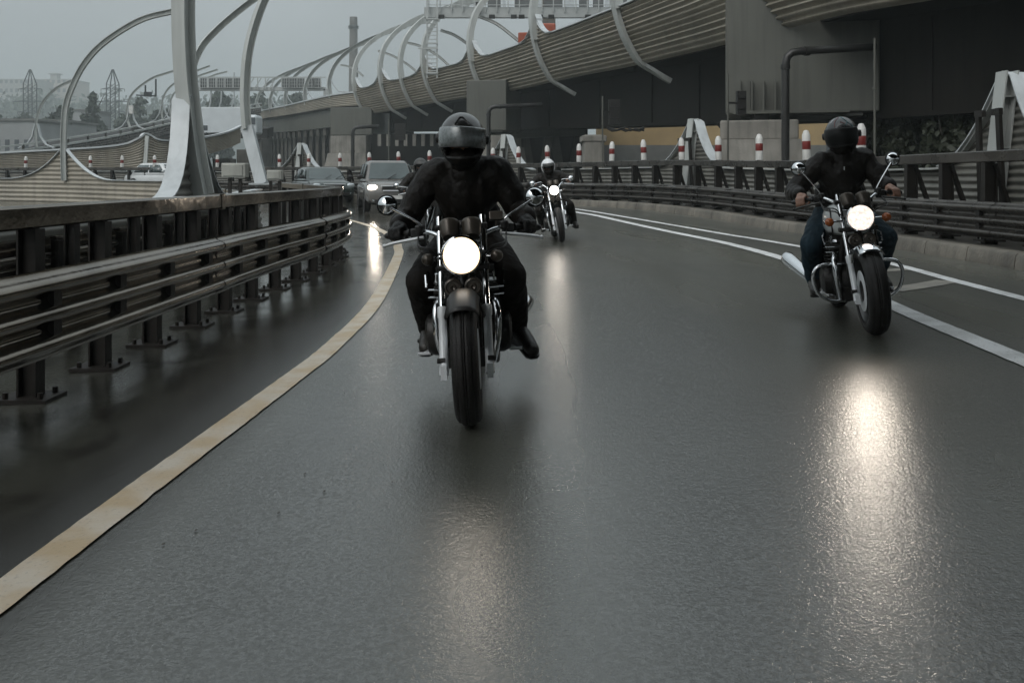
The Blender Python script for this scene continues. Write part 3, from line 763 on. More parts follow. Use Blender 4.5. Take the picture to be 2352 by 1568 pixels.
# deck, girder webs and bottom plate
def gb(p): return 3.14 + (p.y - 29) * .045 if p.y > 29 else 3.14     # girder bottom height
q = MB()
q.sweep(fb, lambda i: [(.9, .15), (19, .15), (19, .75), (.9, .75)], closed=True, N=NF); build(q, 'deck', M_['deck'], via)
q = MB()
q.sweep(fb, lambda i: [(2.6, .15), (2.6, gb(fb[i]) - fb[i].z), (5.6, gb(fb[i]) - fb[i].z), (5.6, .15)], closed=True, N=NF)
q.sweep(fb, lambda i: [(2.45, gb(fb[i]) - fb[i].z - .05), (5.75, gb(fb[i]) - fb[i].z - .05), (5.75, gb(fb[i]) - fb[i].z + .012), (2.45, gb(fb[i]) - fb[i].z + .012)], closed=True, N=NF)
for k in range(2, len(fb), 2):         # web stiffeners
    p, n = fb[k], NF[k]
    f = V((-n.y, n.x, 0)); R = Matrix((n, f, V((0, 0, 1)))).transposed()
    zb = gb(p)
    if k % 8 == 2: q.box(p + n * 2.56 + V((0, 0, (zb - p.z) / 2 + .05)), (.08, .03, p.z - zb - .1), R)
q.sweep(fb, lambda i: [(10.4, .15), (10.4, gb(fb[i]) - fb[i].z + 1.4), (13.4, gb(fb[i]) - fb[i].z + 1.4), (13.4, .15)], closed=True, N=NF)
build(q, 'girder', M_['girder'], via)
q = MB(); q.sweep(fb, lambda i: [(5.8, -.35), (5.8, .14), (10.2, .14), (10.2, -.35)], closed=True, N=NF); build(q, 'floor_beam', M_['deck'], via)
# ribs wrapping the fascia and bracing to the soffit
AR_LAB = {1480: 'nearest rib arch on the viaduct, cut off by the top of the picture', 1274: 'second viaduct arch from the near end, beside the orange lorry', 1122: 'viaduct arch over the pale second pier', 1006: 'viaduct arch over the central rider', 954: 'plain viaduct arch without swoop, left of the ladder tower', 906: 'viaduct arch right of the third pier', 826: 'viaduct arch at the step in the side panel, just right of the chimney'}
ARC = [(-1.42, -.1), (-1.6, 1.2), (-1.45, 2.6), (-.9, 4.0), (.3, 5.4), (2.0, 6.6), (4.1, 7.5), (6.3, 8.1), (8.4, 8.5)]
for u, s in zip(ARU, ST):
    p, n = fb[s], NF[s]; f = V((-n.y, n.x, 0)); H0 = ftp[s].z - p.z
    T = thing('steel_arch', AR_LAB[u], 'arch', p, group='arches along the viaduct')
    pts = [p + n * 1.35 + V((0, 0, -.8)), p + n * .9 + V((0, 0, -.58)), p + n * .42 + V((0, 0, -.32))]
    for k in range(0, 9):
        t = k / 8; pts.append(p + n * (bulge(t) - .17) + V((0, 0, H0 * t)))
    pts = smooth_path(pts, 3); q = MB(); q.ribbeam(pts, .24, .24, f); q.ribbeam([a_ - n * .13 for a_ in pts], [.48 * min(1, .35 + .09 * k_) for k_ in range(len(pts))], .03, f)
    build(q, 'rib', M_['arch'], T, smooth=35)
    q = MB(); top = ftp[s]
    pts = smooth_path([V((top.x, top.y, top.z)) + n * (a + .1) + V((0, 0, z)) for a, z in ARC], 6)
    q.ribbeam(pts, .5, .42, f); build(q, 'arch_rib', M_['arch'], T, smooth=35)
    if u in HOOK:
        for sd in (1, -1):
            q = MB(); pp = []
            for k in range(14):
                d = .22 + k * .25; j = min(range(len(fine_b)), key=lambda m: abs(PLf[m] - (PL[s] + sd * d)))
                zt = fine_t[j].z + HOOK[u] * max(0, 1 - max(0, d - .2) / 3.3) ** 3.0
                base = lerp_list(fb, s); pp.append(V((fine_b[j].x, fine_b[j].y, zt + .06)) + Nf[j] * (bulge((zt - fine_b[j].z) / (fine_t[j].z - fine_b[j].z))))
            q.ribbeam(pp, .4, .03, n); build(q, 'swoop_plate', M_['arch_white'], T, smooth=40)
# far arches standing over the opposite edge (seen through the near ones)
for lab, uv, y in (('thin arch of the opposite viaduct edge, left of the ladder tower', [(868, 117), (905, 130), (945, 155), (975, 185)], 104), ('thin arch of the opposite viaduct edge, behind the ladder tower', [(930, 97), (970, 108), (1005, 128), (1030, 150)], 92),
                   ('thin arch of the opposite viaduct edge, between the second and third tall arches', [(1012, 70), (1045, 82), (1085, 110), (1118, 140)], 80), ('thin arch of the opposite viaduct edge, ending behind the orange lorry', [(1100, 38), (1140, 55), (1180, 85), (1212, 112)], 70),
                   ('faint thin arch of the opposite viaduct edge, beside the chimney', [(782, 150), (800, 153), (818, 162), (835, 176)], 118)):
    arch_uv('steel_arch', lab, uv, y, .22, .2, side=(.3, -1, 0), group='arches on the opposite viaduct edge')
# ---------------- the lower far length of the viaduct, on rows of columns
LFA = [(843, 210, 241, 101), (765, 220, 247, 107), (705, 233, 257, 117), (659, 244, 265, 127), (624, 251, 270, 138), (585, 259, 276, 152), (560, 263, 278, 165)]
low = thing('viaduct_approach', 'far low approach to the viaduct on rows of slim columns behind the cars', 'viaduct', P(700, 405, 118))
tp3, bt3, NN3 = wall_uv(low, 'side_panel', LFA, M_['tan'], .05, 7)
q = MB(); q.ribbeam([p + V((0, 0, .08)) for p in tp3], .3, .16, NN3); build(q, 'trim', M_['trim'], low)
NB = [n if n.y > 0 else -n for n in NN3]
q = MB(); q.sweep(bt3, [(.3, -.15), (.3, -2.3), (.6, -2.3), (9, -2.3), (9, -.15)], closed=True, N=NB); build(q, 'girder', M_['pier_steel'], low)
q = MB(); q.sweep(bt3, [(-.1, -.15), (.5, -.15), (.5, 0), (-.1, 0)], closed=True, N=NB); build(q, 'ledge', M_['deck'], low)
cols = resample(bt3, 3.1)
for i, p in enumerate(cols[1:26]):
    n = NB[0]; q = MB(); z1 = p.z - 2.3
    q.ribbeam([V((p.x, p.y, -1)) + n * 1.5, V((p.x, p.y, z1 - 1.6)) + n * 1.5, V((p.x, p.y, z1)) + n * 1.5], [.4, .42, .9], .5, (1, -.3, 0)); q.box(V((p.x, p.y, z1 - .45)) + n * .62, (.4, .5, .9))
    build(q, 'column', M_['conc_dark'], low)
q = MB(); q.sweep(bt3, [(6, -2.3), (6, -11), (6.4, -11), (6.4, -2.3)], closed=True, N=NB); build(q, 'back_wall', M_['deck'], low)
# small arches along the low approach
for k, (u, vb, vt, y) in enumerate(((758, 215, 168, 108), (702, 233, 178, 118), (657, 244, 190, 128), (622, 252, 200, 139), (590, 258, 205, 152))):
    uv = [(u + 2, vb + 10), (u - 2, vb - 14), (u, vb - 38), (u + 12, vb - 66), (u + 36, vb - 92), (u + 74, vb - 116), (u + 124, vb - 137), (u + 176, vb - 154)]
    sc_ = 108 / y; uv = [(u + (a - u) * sc_, vb + (b_ - vb) * sc_) for a, b_ in uv]
    o = arch_uv('steel_arch', ['first', 'second', 'third', 'fourth', 'farthest'][k] + ' arch left of the chimney along the low approach', uv, y, .5, .42, side=(.45, -1, 0), group='arches along the viaduct approach')
    q = MB(); b_ = P(u, vb, y); q.ribbeam([b_ + V((.1, -.1, 1.7)), b_ + V((.5, -.15, .9)), b_ + V((1.1, -.2, .2)), b_ + V((2.4, -.3, .1))], .3, .1, (0, 1, 0)); build(q, 'swoop_plate', M_['arch_white'], o, smooth=40)
# ---------------------------------------------------------------- piers
def pier(name, lab, u0, u1, us, vt, vb, y, dep, ped, pedv, fins=True):
    a, b_ = P(u0, vb, y), P(u1, vb, y); zt = P(u0, vt, y).z; T = thing(name, lab, 'bridge pier', ((a.x + b_.x) / 2, y + dep / 2, -.6))
    w = b_.x - a.x; cx = (a.x + b_.x) / 2; q = MB()
    yaw = Matrix.Rotation(radians(-16), 3, 'Z')
    q.box(V((cx, y + dep / 2, (a.z + zt) / 2)), (w, dep, zt - a.z), yaw); build(q, 'shaft', M_['pier_steel'], T, bevel=.04)
    q = MB(); q.box(V((cx, y + dep / 2, a.z - .06)), (w * .8, dep * .9, .12), yaw)
    if fins:
        for k in range(4): q.box(V((cx, y + dep / 2, a.z + .55)) + yaw @ V((-w / 2 + .5 + k * .38, -dep / 2 - .22, 0)), (.05, .44, 1.1), yaw)
        q.box(V((cx, y + dep / 2, a.z + .55)) + yaw @ V((-w / 2 + .66, -dep / 2 - .1, 0)), (.34, .2, 1.1), yaw); q.box(V((cx, y + dep / 2, a.z + .0)) + yaw @ V((-.35, -dep / 2 - .25, 0)), (w * .75, .5, .1), yaw)
    build(q, 'stiffener', M_['pier_steel'], T)
    pu0, pu1, pv0, pv1 = ped; c0, c1 = P(pu0, pv0, y - .3), P(pu1, pv1, y - .3)
    q = MB(); q.box(((c0.x + c1.x) / 2, y + dep / 2, (c0.z + P(0, pedv, y).z) / 2), (c1.x - c0.x, dep + .9, c0.z - P(0, pedv, y).z), yaw); build(q, 'pedestal', M_['concrete'], T, bevel=.05)
    q = MB(); z1 = P(0, pedv, y).z; w2 = (c1.x - c0.x)
    cxx = (c0.x + c1.x) / 2; R = yaw
    vs = [V((cxx, y + dep / 2, 0)) + R @ V((sx * w2 / 2 * k, sy * (dep / 2 + .7) * k2, 0)) + V((0, 0, z)) for z, k, k2 in ((z1, 1.05, 1.05), (-1, 1.45, 1.3)) for sx, sy in ((-1, -1), (1, -1), (1, 1), (-1, 1))]
    q.add(vs, [(0, 1, 2, 3), (7, 6, 5, 4), (0, 4, 5, 1), (1, 5, 6, 2), (2, 6, 7, 3), (3, 7, 4, 0)]); build(q, 'footing', M_['concrete'], T)
    q = MB(); q.box((cxx - .35, y + .3, (c0.z + a.z) / 2), (.5, .5, a.z - c0.z)); build(q, 'bearing', M_['blackmetal'], T)
    return T
pier('viaduct_pier', 'massive grey steel pier on a two-step concrete pedestal, nearest on the right', 1702, 2040, 1730, -220, 258, 30, 3.2, (1694, 1868, 276, 300), 322)
pier('viaduct_pier', 'pale second pier under the viaduct, behind the central rider\'s helmet', 1086, 1182, 1095, 184, 300, 65, 4.0, (1078, 1180, 312, 330), 335, False)
pier('viaduct_pier', 'third pier far along, above the grey car', 768, 872, 0, 247, 310, 97, 5, (772, 862, 312, 330), 352, False)
p = P(1362, 340, 46); q = MB(); q.box((p.x, p.y, 1.2), (1.0, 1.6, 4.2)); q.box((p.x, p.y, 3.1), (1.25, 1.7, .3)); o = tag(build(q, 'concrete_block', M_['concrete'], bevel=.04, org=(p.x, p.y, -.9)), 'small pale concrete block beside the slim pole left of the ochre wall', 'concrete block')
# V columns and dark abutment between piers
vp = thing('abutment', 'dark abutment with slanting columns behind the white helmet', 'abutment', (P(1210, 405, 78)))
q = MB(); a, b_ = P(1140, 300, 84), P(1345, 300, 78); q.box(((a.x + b_.x) / 2, 82, 1.5), (b_.x - a.x + 1, .6, 8)); build(q, 'back_wall', M_['deck'], vp)
for i, u in enumerate((1150, 1185, 1216, 1250, 1284, 1318)):
    q = MB(); s = 1 if i % 2 else -1; a = P(u, 380, 74); q.bar(V((a.x - .5 * s, a.y, -.9)), V((a.x + .45 * s, a.y, 4.9)), .7, .5, side=(1, 0, 0)); build(q, 'column', M_['conc_dark' if i % 3 else 'concrete'], vp)
q = MB(); a, b_ = P(1130, 312, 72), P(1345, 303, 72); q.bar(a, b_, .5, .6); build(q, 'cap_beam', M_['pier_steel'], vp)
vp2 = thing('abutment', 'row of short concrete piers under the viaduct behind the cars', 'abutment', (P(930, 405, 100)))
for i in range(13):
    u = 872 + i * 20; a = P(u, 380, 92); q = MB(); q.box((a.x, a.y, 0.6), (.55, .7, 3.4)); build(q, 'column', M_['concrete'], vp2); q = MB(); q.box((a.x, a.y, 4.9), (.35, .5, 1.2)); build(q, 'bracket', M_['concrete'], vp2)
q = MB(); a, b_ = P(850, 300, 96), P(1140, 300, 96); q.box(((a.x + b_.x) / 2, 97, 2), (b_.x - a.x, .6, 7.6)); build(q, 'back_wall', M_['deck'], vp2)
# ---------------------------------------------------------------- drain pipes, poles, side boxes
def pipe(lab, u, vtop, u2, v2, y, r):
    a = P(u, vtop, y); e = P(u2, v2, y + .6); T = thing('drain_pipe', lab, 'pipe', (a.x, a.y, 0), group='drain pipes on the viaduct piers')
    q = MB(); pts = [V((a.x, a.y, -.6)), V((a.x, a.y, a.z - r * 3.5)), V((a.x + r * .4, a.y, a.z - r * 1.5)), V((a.x + r * 1.6, a.y, a.z - r * .4)), V((a.x + r * 3.6, a.y, a.z)), e]; q.tube(pts, r, 14); build(q, 'pipe', M_['pipe'], T, smooth=45)
    for z in (a.z - r * 4, a.z * .6):
        q = MB(); q.lathe([(r * .9, -.07), (r * 1.22, -.07), (r * 1.22, .07), (r * .9, .07)], (a.x, a.y, z), n=14); build(q, 'collar', M_['pipe'], T, smooth=45)
    q = MB(); q.lathe([(r * .9, -.07), (r * 1.22, -.07), (r * 1.22, .07), (r * .9, .07)], V((a.x + r * 5, a.y, a.z)).lerp(e, .02), axis=(e - a), n=14)
    build(q, 'collar', M_['pipe'], T, smooth=45)
pipe('black drain pipe bending off the nearest pier', 1804, 118, 2010, 108, 28.2, .125)
pipe('black drain pipe bending off the pale second pier', 1122, 245, 1245, 241, 63, .15)
pipe('black drain pipe bending off the third pier', 810, 292, 870, 290, 95, .2)
pole0 = None
for u, vt, y, lab, bx in ((2009, 88, 17.5, 'slim grey pole right of the right-hand rider\'s helmet, nearest of the four', (14, 60, 120, 165)), (1672, 170, 25, 'slim grey pole left of the big pier', (20, 40, 40, 95)), (1384, 221, 37, 'slim grey pole at the left end of the ochre wall', (14, 40, 8, 65)), (893, 276, 62, 'slim grey pole above the grey car', (14, 38, 8, 46))):
    a = P(u, vt, y); T = thing('pole', lab, 'pole', (a.x, a.y, 0), group='slim poles along the outer wall')
    q = MB(); q.tube([(a.x, a.y, 0), (a.x, a.y, a.z)], .012 + y * .0006, 10); q.lathe([(.02, -.02), (.042 + y * .0003, -.02), (.042 + y * .0003, .02), (.02, .02)], (a.x, a.y, a.z * .75), n=10); build(q, 'shaft', M_['pier_steel'], T, smooth=45)
    b0_, b1_ = P(u + bx[0], vt + bx[2], y + .15), P(u + bx[1], vt + bx[3], y + .15)
    q = MB(); cx, cz = (b0_.x + b1_.x) / 2, (b0_.z + b1_.z) / 2; w, hh = b1_.x - b0_.x, b0_.z - b1_.z
    if u != 2009:
        q.box((cx, y + .15, cz), (w, .22, hh)); q.box((cx, y + .02, cz + hh * .3), (w * .8, .06, hh * .2)); q.box((cx, y + .02, cz - hh * .15), (w * .8, .06, hh * .2)); q.bar((a.x, y, cz), (cx, y + .1, cz), .05, .05)
        build(q, 'side_box', M_['blackmetal'], T)  # left of the big pier, this dark box stands in for shade
# cables drooping under the girder
q = MB()
for u0, u1, v_ in ((1395, 1480, 292), (1648, 1700, 284)):
    for k in range(3):
        pts = [P(u0 + (u1 - u0) * t / 8, v_ + 7 * sin(pi * ((t * (2 + k * .5)) % 8) / 8) + k * 1.5, 31) for t in range(9)]; q.tube(pts, .03, 6)
tag(build(q, 'cable', M_['pipe'], org=P(1480, 290, 31)), 'loops of black cable drooping under the girder against the ochre wall', 'cable')
# ---------------------------------------------------------------- things under and beyond the viaduct
a, b_ = P(1385, 300, 95), P(1960, 300, 95)
T = thing('building', 'long ochre building with grey plinth seen under the viaduct', 'building', ((a.x + b_.x) / 2, 99, -.9))
q = MB(); q.box(((a.x + b_.x) / 2, 99, 6.6), (b_.x - a.x, 8, 4.2)); build(q, 'wall', M_['yellow_wall'], T)
q = MB(); q.box(((a.x + b_.x) / 2, 98.9, 1.8), (b_.x - a.x + .1, 8.1, 5.4)); build(q, 'plinth', M_['grey_wall'], T)
q = MB(); q.box((P(1925, 310, 95).x, 94.9, 4.9), (2.6, .2, 2)); build(q, 'window', M_['window'], T)
q = MB(); q.box(((a.x + b_.x) / 2, 99, 8.85), (b_.x - a.x + .6, 8.8, .3)); build(q, 'roof', M_['grey_wall'], T)
# gantries
gn = thing('gantry', 'steel sign gantry with walkway and panels crossing high over the viaduct', 'gantry', P(975, 170, 78))
q = MB(); a, b_ = P(975, 30, 78), P(1460, 30, 78); q.bar(a, b_, .9, .5, side=(0, 0, 1)); q.bar(a + V((0, 0, 3.2)), b_ + V((0, 0, 3.2)), .25, .25); build(q, 'walkway', M_['gantry'], gn)
q = MB()
for u in range(985, 1450, 26): q.bar(P(u, 28, 77.6), P(u, -40, 77.6), .09, .09)
q.bar(P(980, 12, 77.6), P(1455, 12, 77.6), .06, .06); q.bar(P(980, -2, 77.6), P(1455, -2, 77.6), .06, .06); build(q, 'railing', M_['gantry'], gn)
for i, (u0, u1, k) in enumerate(((1120, 1150, 1), (1154, 1162, 0), (1182, 1226, 1), (1230, 1246, 0), (1250, 1292, 1), (1298, 1320, 0), (1330, 1352, 1), (1362, 1386, 1), (1390, 1404, 0), (1410, 1440, 1))):
    c0, c1 = P(u0, 22, 78.5), P(u1, -60, 78.5); q = MB(); q.box(((c0.x + c1.x) / 2, 78.5, (c0.z + c1.z) / 2), (c1.x - c0.x, .25, c1.z - c0.z)); build(q, 'panel', M_['signback' if k else 'lorry'], gn)
q = MB()
for u in (1014, 1130, 1180, 1198, 1240, 1266, 1350, 1380): q.box(P(u, 39, 77.5), (.5, .4, .3))
q.box(P(1098, 18, 77.4), (.4, .4, .9)); build(q, 'lamp', M_['blackmetal'], gn)
lt = P(962, 160, 78); q = MB()
for u in (981, 1004):
    for yy in (77.2, 78.8): q.bar(P(u, 180, yy), P(u, -10, yy), .12, .12)
for v_ in range(46, 178, 9): q.bar(P(981, v_, 77.2), P(1004, v_, 77.2), .07, .07)
for v_ in (44, 100, 112, 168): q.bar(P(978, v_, 77.1), P(1006, v_, 77.1), .14, .14)
q.bar(P(960, 112, 77.2), P(1004, 112, 77.2), .1, .1)
build(q, 'ladder_tower', M_['gantry'], gn)
fg = thing('gantry', 'far sign gantry with grid-backed boards over the distant road', 'gantry', P(600, 210, 122))
q = MB(); q.bar(P(452, 205, 122), P(748, 205, 122), .5, .5); q.bar(P(452, 178, 122), P(748, 178, 122), .14, .14); build(q, 'beam', M_['gantry'], fg)
for u0 in (458, 478, 497, 516, 535, 646, 664, 682, 703, 719):
    c0, c1 = P(u0 + 1, 202, 121.6), P(u0 + 18, 180, 121.6); q = MB(); q.box(((c0.x + c1.x) / 2, 121.6, (c0.z + c1.z) / 2), (c1.x - c0.x, .12, c1.z - c0.z)); f = build(q, 'board', M_['signback'], fg)
    q = MB()
    for k in range(4): q.bar(P(u0 + 1 + k * 5.6, 202, 121.4), P(u0 + 1 + k * 5.6, 180, 121.4), .06 if k in (1, 2) else .16, .06)
    for v_ in (202, 194, 187, 180): q.bar(P(u0 + 1, v_, 121.4), P(u0 + 18, v_, 121.4), .06, .06)
    build(q, 'grid', M_['gantry'], f)
q = MB()
for u in (575, 592, 610, 626): q.bar(P(u, 205, 121.5), P(u, 178, 121.5), .12, .12); q.bar(P(u - 8, 205, 121.5), P(u + 8, 180, 121.5), .1, .1)
build(q, 'truss', M_['gantry'], fg)
q = MB()
for u in (450, 748): q.bar(P(u, 205, 122), P(u, 290, 122), .5, .5)
build(q, 'post', M_['gantry'], fg)
# orange lorry on the viaduct
a, b_ = P(1190, 112, 66), P(1236, 60, 66)
T = thing('lorry', 'orange tipper lorry seen over the edge of the viaduct', 'lorry', V((a.x + 2, 66, a.z - 2)))
q = MB(); q.prism([(a.x, a.z - 1.5), (b_.x, a.z - 1.5), (b_.x, b_.z - .6), (a.x, P(0, 80, 66).z)], 'y', 65, 67.4); build(q, 'tipper_body', M_['orange'], T, bevel=.06)
q = MB(); c0, c1 = P(1238, 62, 66), P(1275, 110, 66); q.box(((c0.x + c1.x) / 2, 66.2, (c0.z + c1.z) / 2 - .4), (c1.x - c0.x, 2.5, c0.z - c1.z + 1)); build(q, 'cab', M_['orange'], T, bevel=.12)
q = MB()
for k in range(6): p = P(1196 + k * 6.6, 101 - k * 1.6, 64.94); q.box(p, (.1, .05, .32))
build(q, 'slot', M_['orange_dark'], T)
q = MB(); q.box(P(1257, 84, 64.93), (1.0, .05, .55)); build(q, 'window', M_['window'], T)
q = MB(); q.lathe([(0, -.06), (.07, -.06), (.09, 0), (0, .02)], P(1273, 79, 64.9), axis=(0, -1, 0), n=10); build(q, 'lamp', M_['lamp_off'], T)
p = P(1250, 52, 92); q = MB(); q.box((p.x, p.y, p.z - 4), (2.2, 2.2, 14)); q.box((p.x, p.y, p.z + 2.9), (2.6, 2.6, .3)); tag(build(q, 'chimney', M_['chimney'], org=(p.x, p.y, p.z - 11)), 'short brown stack behind the orange lorry', 'chimney')
# chimney
T = thing('chimney', 'tall dark industrial chimney standing behind the viaduct', 'chimney', P(812, 405, 330))
p = P(812, 40, 330); x = p.x; q = MB(); q.lathe([(0, p.z), (1.4, p.z), (1.45, p.z - 2), (1.5, p.z - 10), (2.1, 13), (2.5, -1)], (x, 330, 0), n=24); build(q, 'stack', M_['chimney'], T, smooth=45)
q = MB()
for z in (P(0, 62, 330).z, P(0, 66, 330).z): q.lathe([(1.45, z), (1.95, z), (1.95, z + .25), (1.45, z + .25)], (x, 330, 0), n=24)
build(q, 'collar', M_['pylon'], T)
# ---------------------------------------------------------------- pylons, blocks, sheds
def pylon(lab, u, vt, vb, y):
    c = P(u, vb, y); top = P(u, vt, y).z; T = thing('pylon', lab, 'pylon', (c.x, y, -.9), group='power pylons'); q = MB(); k = y / F
    zs = [(-.9, 20), (P(0, 283, y).z, 10), (P(0, 193, y).z, 10), (top, 1)]
    def w(z):
        for (z0, a), (z1, b_) in zip(zs, zs[1:]):
            if z <= z1: return (a + (b_ - a) * (z - z0) / (z1 - z0)) * k
        return k
    lv = [-.9, zs[1][0]] + [zs[1][0] + (zs[2][0] - zs[1][0]) * i / 7 for i in range(1, 8)] + [top]
    for z0, z1 in zip(lv, lv[1:]):
        for sx, sy in ((-1, -1), (1, -1), (1, 1), (-1, 1)): q.bar((c.x + sx * w(z0), y + sy * w(z0), z0), (c.x + sx * w(z1), y + sy * w(z1), z1), .26, .26)
        if z0 >= zs[1][0] - .1 and z1 < top:
            for sy in (-1, 1):
                q.bar((c.x - w(z0), y + sy * w(z0), z0), (c.x + w(z1), y + sy * w(z1), z1), .15, .15); q.bar((c.x + w(z0), y + sy * w(z0), z0), (c.x - w(z1), y + sy * w(z1), z1), .10, .10)
    build(q, 'lattice', M_['pylon'], T)
    for vv, hw in ((205, 28), (234, 40), (258, 30)):
        z = P(0, vv, y).z; q = MB()
        for s in (-1, 1):
            for yy in (-.5, .5): q.bar((c.x + s * w(z) * .6, y + yy, z + .45), (c.x + s * hw * k, y, z), .11, .11); q.bar((c.x + s * w(z) * .6, y + yy, z), (c.x + s * hw * k, y, z), .11, .11)
        q.bar((c.x - w(z), y, z), (c.x + w(z), y, z), .12, .12); ca = build(q, 'crossarm', M_['pylon'], T)
        for s in (-1, 1):
            q = MB(); q.tube([(c.x + s * hw * k * .97, y, z + .05), (c.x + s * hw * k * .97, y, z - .8)], .09, 6); build(q, 'insulator', M_['pylon'], ca)
pylon('lattice pylon in front of the pale tower blocks at far left', 69, 160, 330, 290)
pylon('lattice pylon standing clear against the sky, right of the poplar', 259, 160, 312, 280)
def block(lab, u0, u1, vt, y, m, fl, cols, dep=30):
    a, b_ = P(u0, vt, y), P(u1, vt, y); T = thing('apartment_block', lab, 'apartment block', ((a.x + b_.x) / 2, y, -.9)); q = MB()
    q.box(((a.x + b_.x) / 2, y + dep / 2, a.z / 2 - .5), (b_.x - a.x, dep, a.z + 1)); build(q, 'wall', m, T)
    q = MB(); q.box(((a.x + b_.x) / 2, y + dep / 2, a.z + .4), (b_.x - a.x + .6, dep + .6, .8)); build(q, 'roof', M_['bldg'], T)
    for j in range(fl):
        q = MB(); z = 3 + (a.z - 4) * j / max(1, fl - 1)
        for i in range(cols): q.box((a.x + (b_.x - a.x) * (i + .5) / cols, y - .05, z), ((b_.x - a.x) / cols * .5, .3, 3))
        build(q, 'window', M_['window'], T)
    return T
block('broad pale tower block behind the left pylon', -60, 78, 184, 700, M_['bldg'], 11, 12)
t_ = block('warm grey tower block with a stair head right of the left pylon', 80, 166, 184, 740, M_['bldg2'], 11, 7)
q = MB(); p = P(116, 182, 738); q.box((p.x, 746, p.z + 2), (5.5, 6, 5)); q.box((p.x, 746, p.z + 5), (8, 8, .8)); build(q, 'roof_hut', M_['bldg'], t_)
def shed(lab, u0, u1, vt, y):
    a, b_ = P(u0, vt, y), P(u1, vt, y); T = thing('shed', lab, 'shed', ((a.x + b_.x) / 2, y, -.9), group='low sheds beyond the far road')
    q = MB(); q.box(((a.x + b_.x) / 2, y + 6, a.z / 2 - .5), (b_.x - a.x, 12, a.z + 1)); build(q, 'wall', M_['shed'], T)
    q = MB(); q.box(((a.x + b_.x) / 2, y + 6, a.z + .2), (b_.x - a.x + .8, 12.6, .4)); build(q, 'roof', M_['grey_wall'], T)
    q = MB()
    for k in range(5): q.box((a.x + (b_.x - a.x) * (k + .6) / 5.4, y - .04, a.z * .45), (.7, .1, a.z * .5))
    build(q, 'door', M_['window'], T)
shed('long flat-roofed shed at the left edge of the picture', -40, 78, 278, 150)
shed('flat-roofed shed left of the slim left arch', 88, 150, 280, 160)
shed('pale shed roof between the two poplars', 165, 205, 255, 230)
# ---------------------------------------------------------------- trees
def leafcloud(q, clumps, n, s):
    tot = sum(r[0] * r[1] * r[2] for c, r in clumps)
    for c, r in clumps:
        for _ in range(max(6, int(n * r[0] * r[1] * r[2] / tot))):
            d = V((random.gauss(0, 1), random.gauss(0, 1), random.gauss(0, 1))).normalized(); rad = random.random() ** .45 * random.uniform(.85, 1.12)
            p = V(c) + V((d.x * r[0], d.y * r[1], d.z * r[2])) * rad
            a = V((random.gauss(0, 1), random.gauss(0, 1), random.gauss(0, .7))).normalized(); b_ = a.orthogonal().normalized(); b_ = Matrix.Rotation(random.uniform(0, 6.3), 3, a) @ b_
            e = s * random.uniform(.6, 1.4); c_ = a.cross(b_)
            q.add([p - b_ * e, p - c_ * e * .5, p + b_ * e, p + c_ * e * .5], [(0, 1, 2, 3)])
def tree(lab, u, vt, vb, y, wpx, m, shape='round', n=2200, group='trees beyond the far road', name='tree'):
    c = P(u, vt, y); hgt = c.z + .9; w = wpx / F * y / 2; T = thing(name, lab, 'tree', (c.x, y, -.9), group=group)
    q = MB(); pts = smooth_path([(c.x, y, -.9), (c.x + w * .05, y, hgt * .3), (c.x - w * .06, y, hgt * .62), (c.x, y, hgt * .85)], 4); m_ = len(pts)
    q.tube(pts, [max(.05, hgt * .028 * (1 - .85 * i / m_)) for i in range(m_)], 8)
    for k in range(7):
        t = .3 + .08 * k; a = random.uniform(0, 6.3); b0 = V((c.x, y, -.9 + hgt * t)); q.tube([b0, b0 + V((cos(a) * w * .4, sin(a) * w * .4, hgt * .08)), b0 + V((cos(a) * w * .75, sin(a) * w * .75, hgt * .2))], [hgt * .01, hgt * .007, hgt * .003], 6)
    build(q, 'trunk', M_['trunk'], T, smooth=60)
    cl = []
    for k in range(26 if shape != 'spire' else 30):
        t = random.random(); z = -.9 + hgt * (.22 + .72 * t)
        prof = {'round': sin(pi * (.12 + .82 * t)) ** .6, 'spire': (1 - t) ** .55 * (.55 + .45 * sin(pi * (.25 + t * .6))), 'wide': sin(pi * (.2 + .75 * t)) ** .5}[shape]
        a = random.uniform(0, 6.3); rr = w * prof * random.uniform(.3, .8); s = w * prof * random.uniform(.28, .5) + hgt * .02
        cl.append(((c.x + cos(a) * rr, y + sin(a) * rr, z), (s, s, s * random.uniform(.7, 1.2))))
    cl.append(((c.x, y, -.9 + hgt * .93), (w * .22, w * .22, hgt * .07)))
    q = MB(); leafcloud(q, cl, int(n * 1.5), max(.2, hgt * .034)); build(q, 'crown', m, T)
tree('tall poplar between the slim left arch and the second pylon', 213, 214, 330, 192, 74, M_['leaf'], 'spire', 3600)
tree('broad dark tree just left of the slim left arch', 140, 240, 320, 187, 70, M_['leaf'], 'round', 3200)
tree('pale hazy tree inside the far arch with a bracket', 320, 222, 305, 247, 66, M_['leaf'], 'round', 3000)
tree('low tree right of the far arch with a bracket', 358, 252, 300, 225, 52, M_['leaf'], 'wide', 2200)
tree('dark tree at the left edge of the tall near arch', 392, 238, 290, 225, 34, M_['leaf'], 'round', 1800)
tree('broad tree right of the tall near arch, under the sign boards', 505, 206, 262, 262, 76, M_['leaf'], 'wide', 2600)
tree('hazy tree behind the white-footed arch', 600, 212, 262, 285, 90, M_['leaf'], 'wide', 2600)
tree('hazy tree under the right group of sign boards', 685, 212, 250, 292, 96, M_['leaf'], 'wide', 2600)
tree('bushy tree at the left edge, above the far rail', 18, 292, 345, 168, 76, M_['leaf2'], 'wide', 2600)
tree('bushy tree behind the foot of the slim left arch', 108, 300, 340, 168, 46, M_['leaf2'], 'wide', 1800)
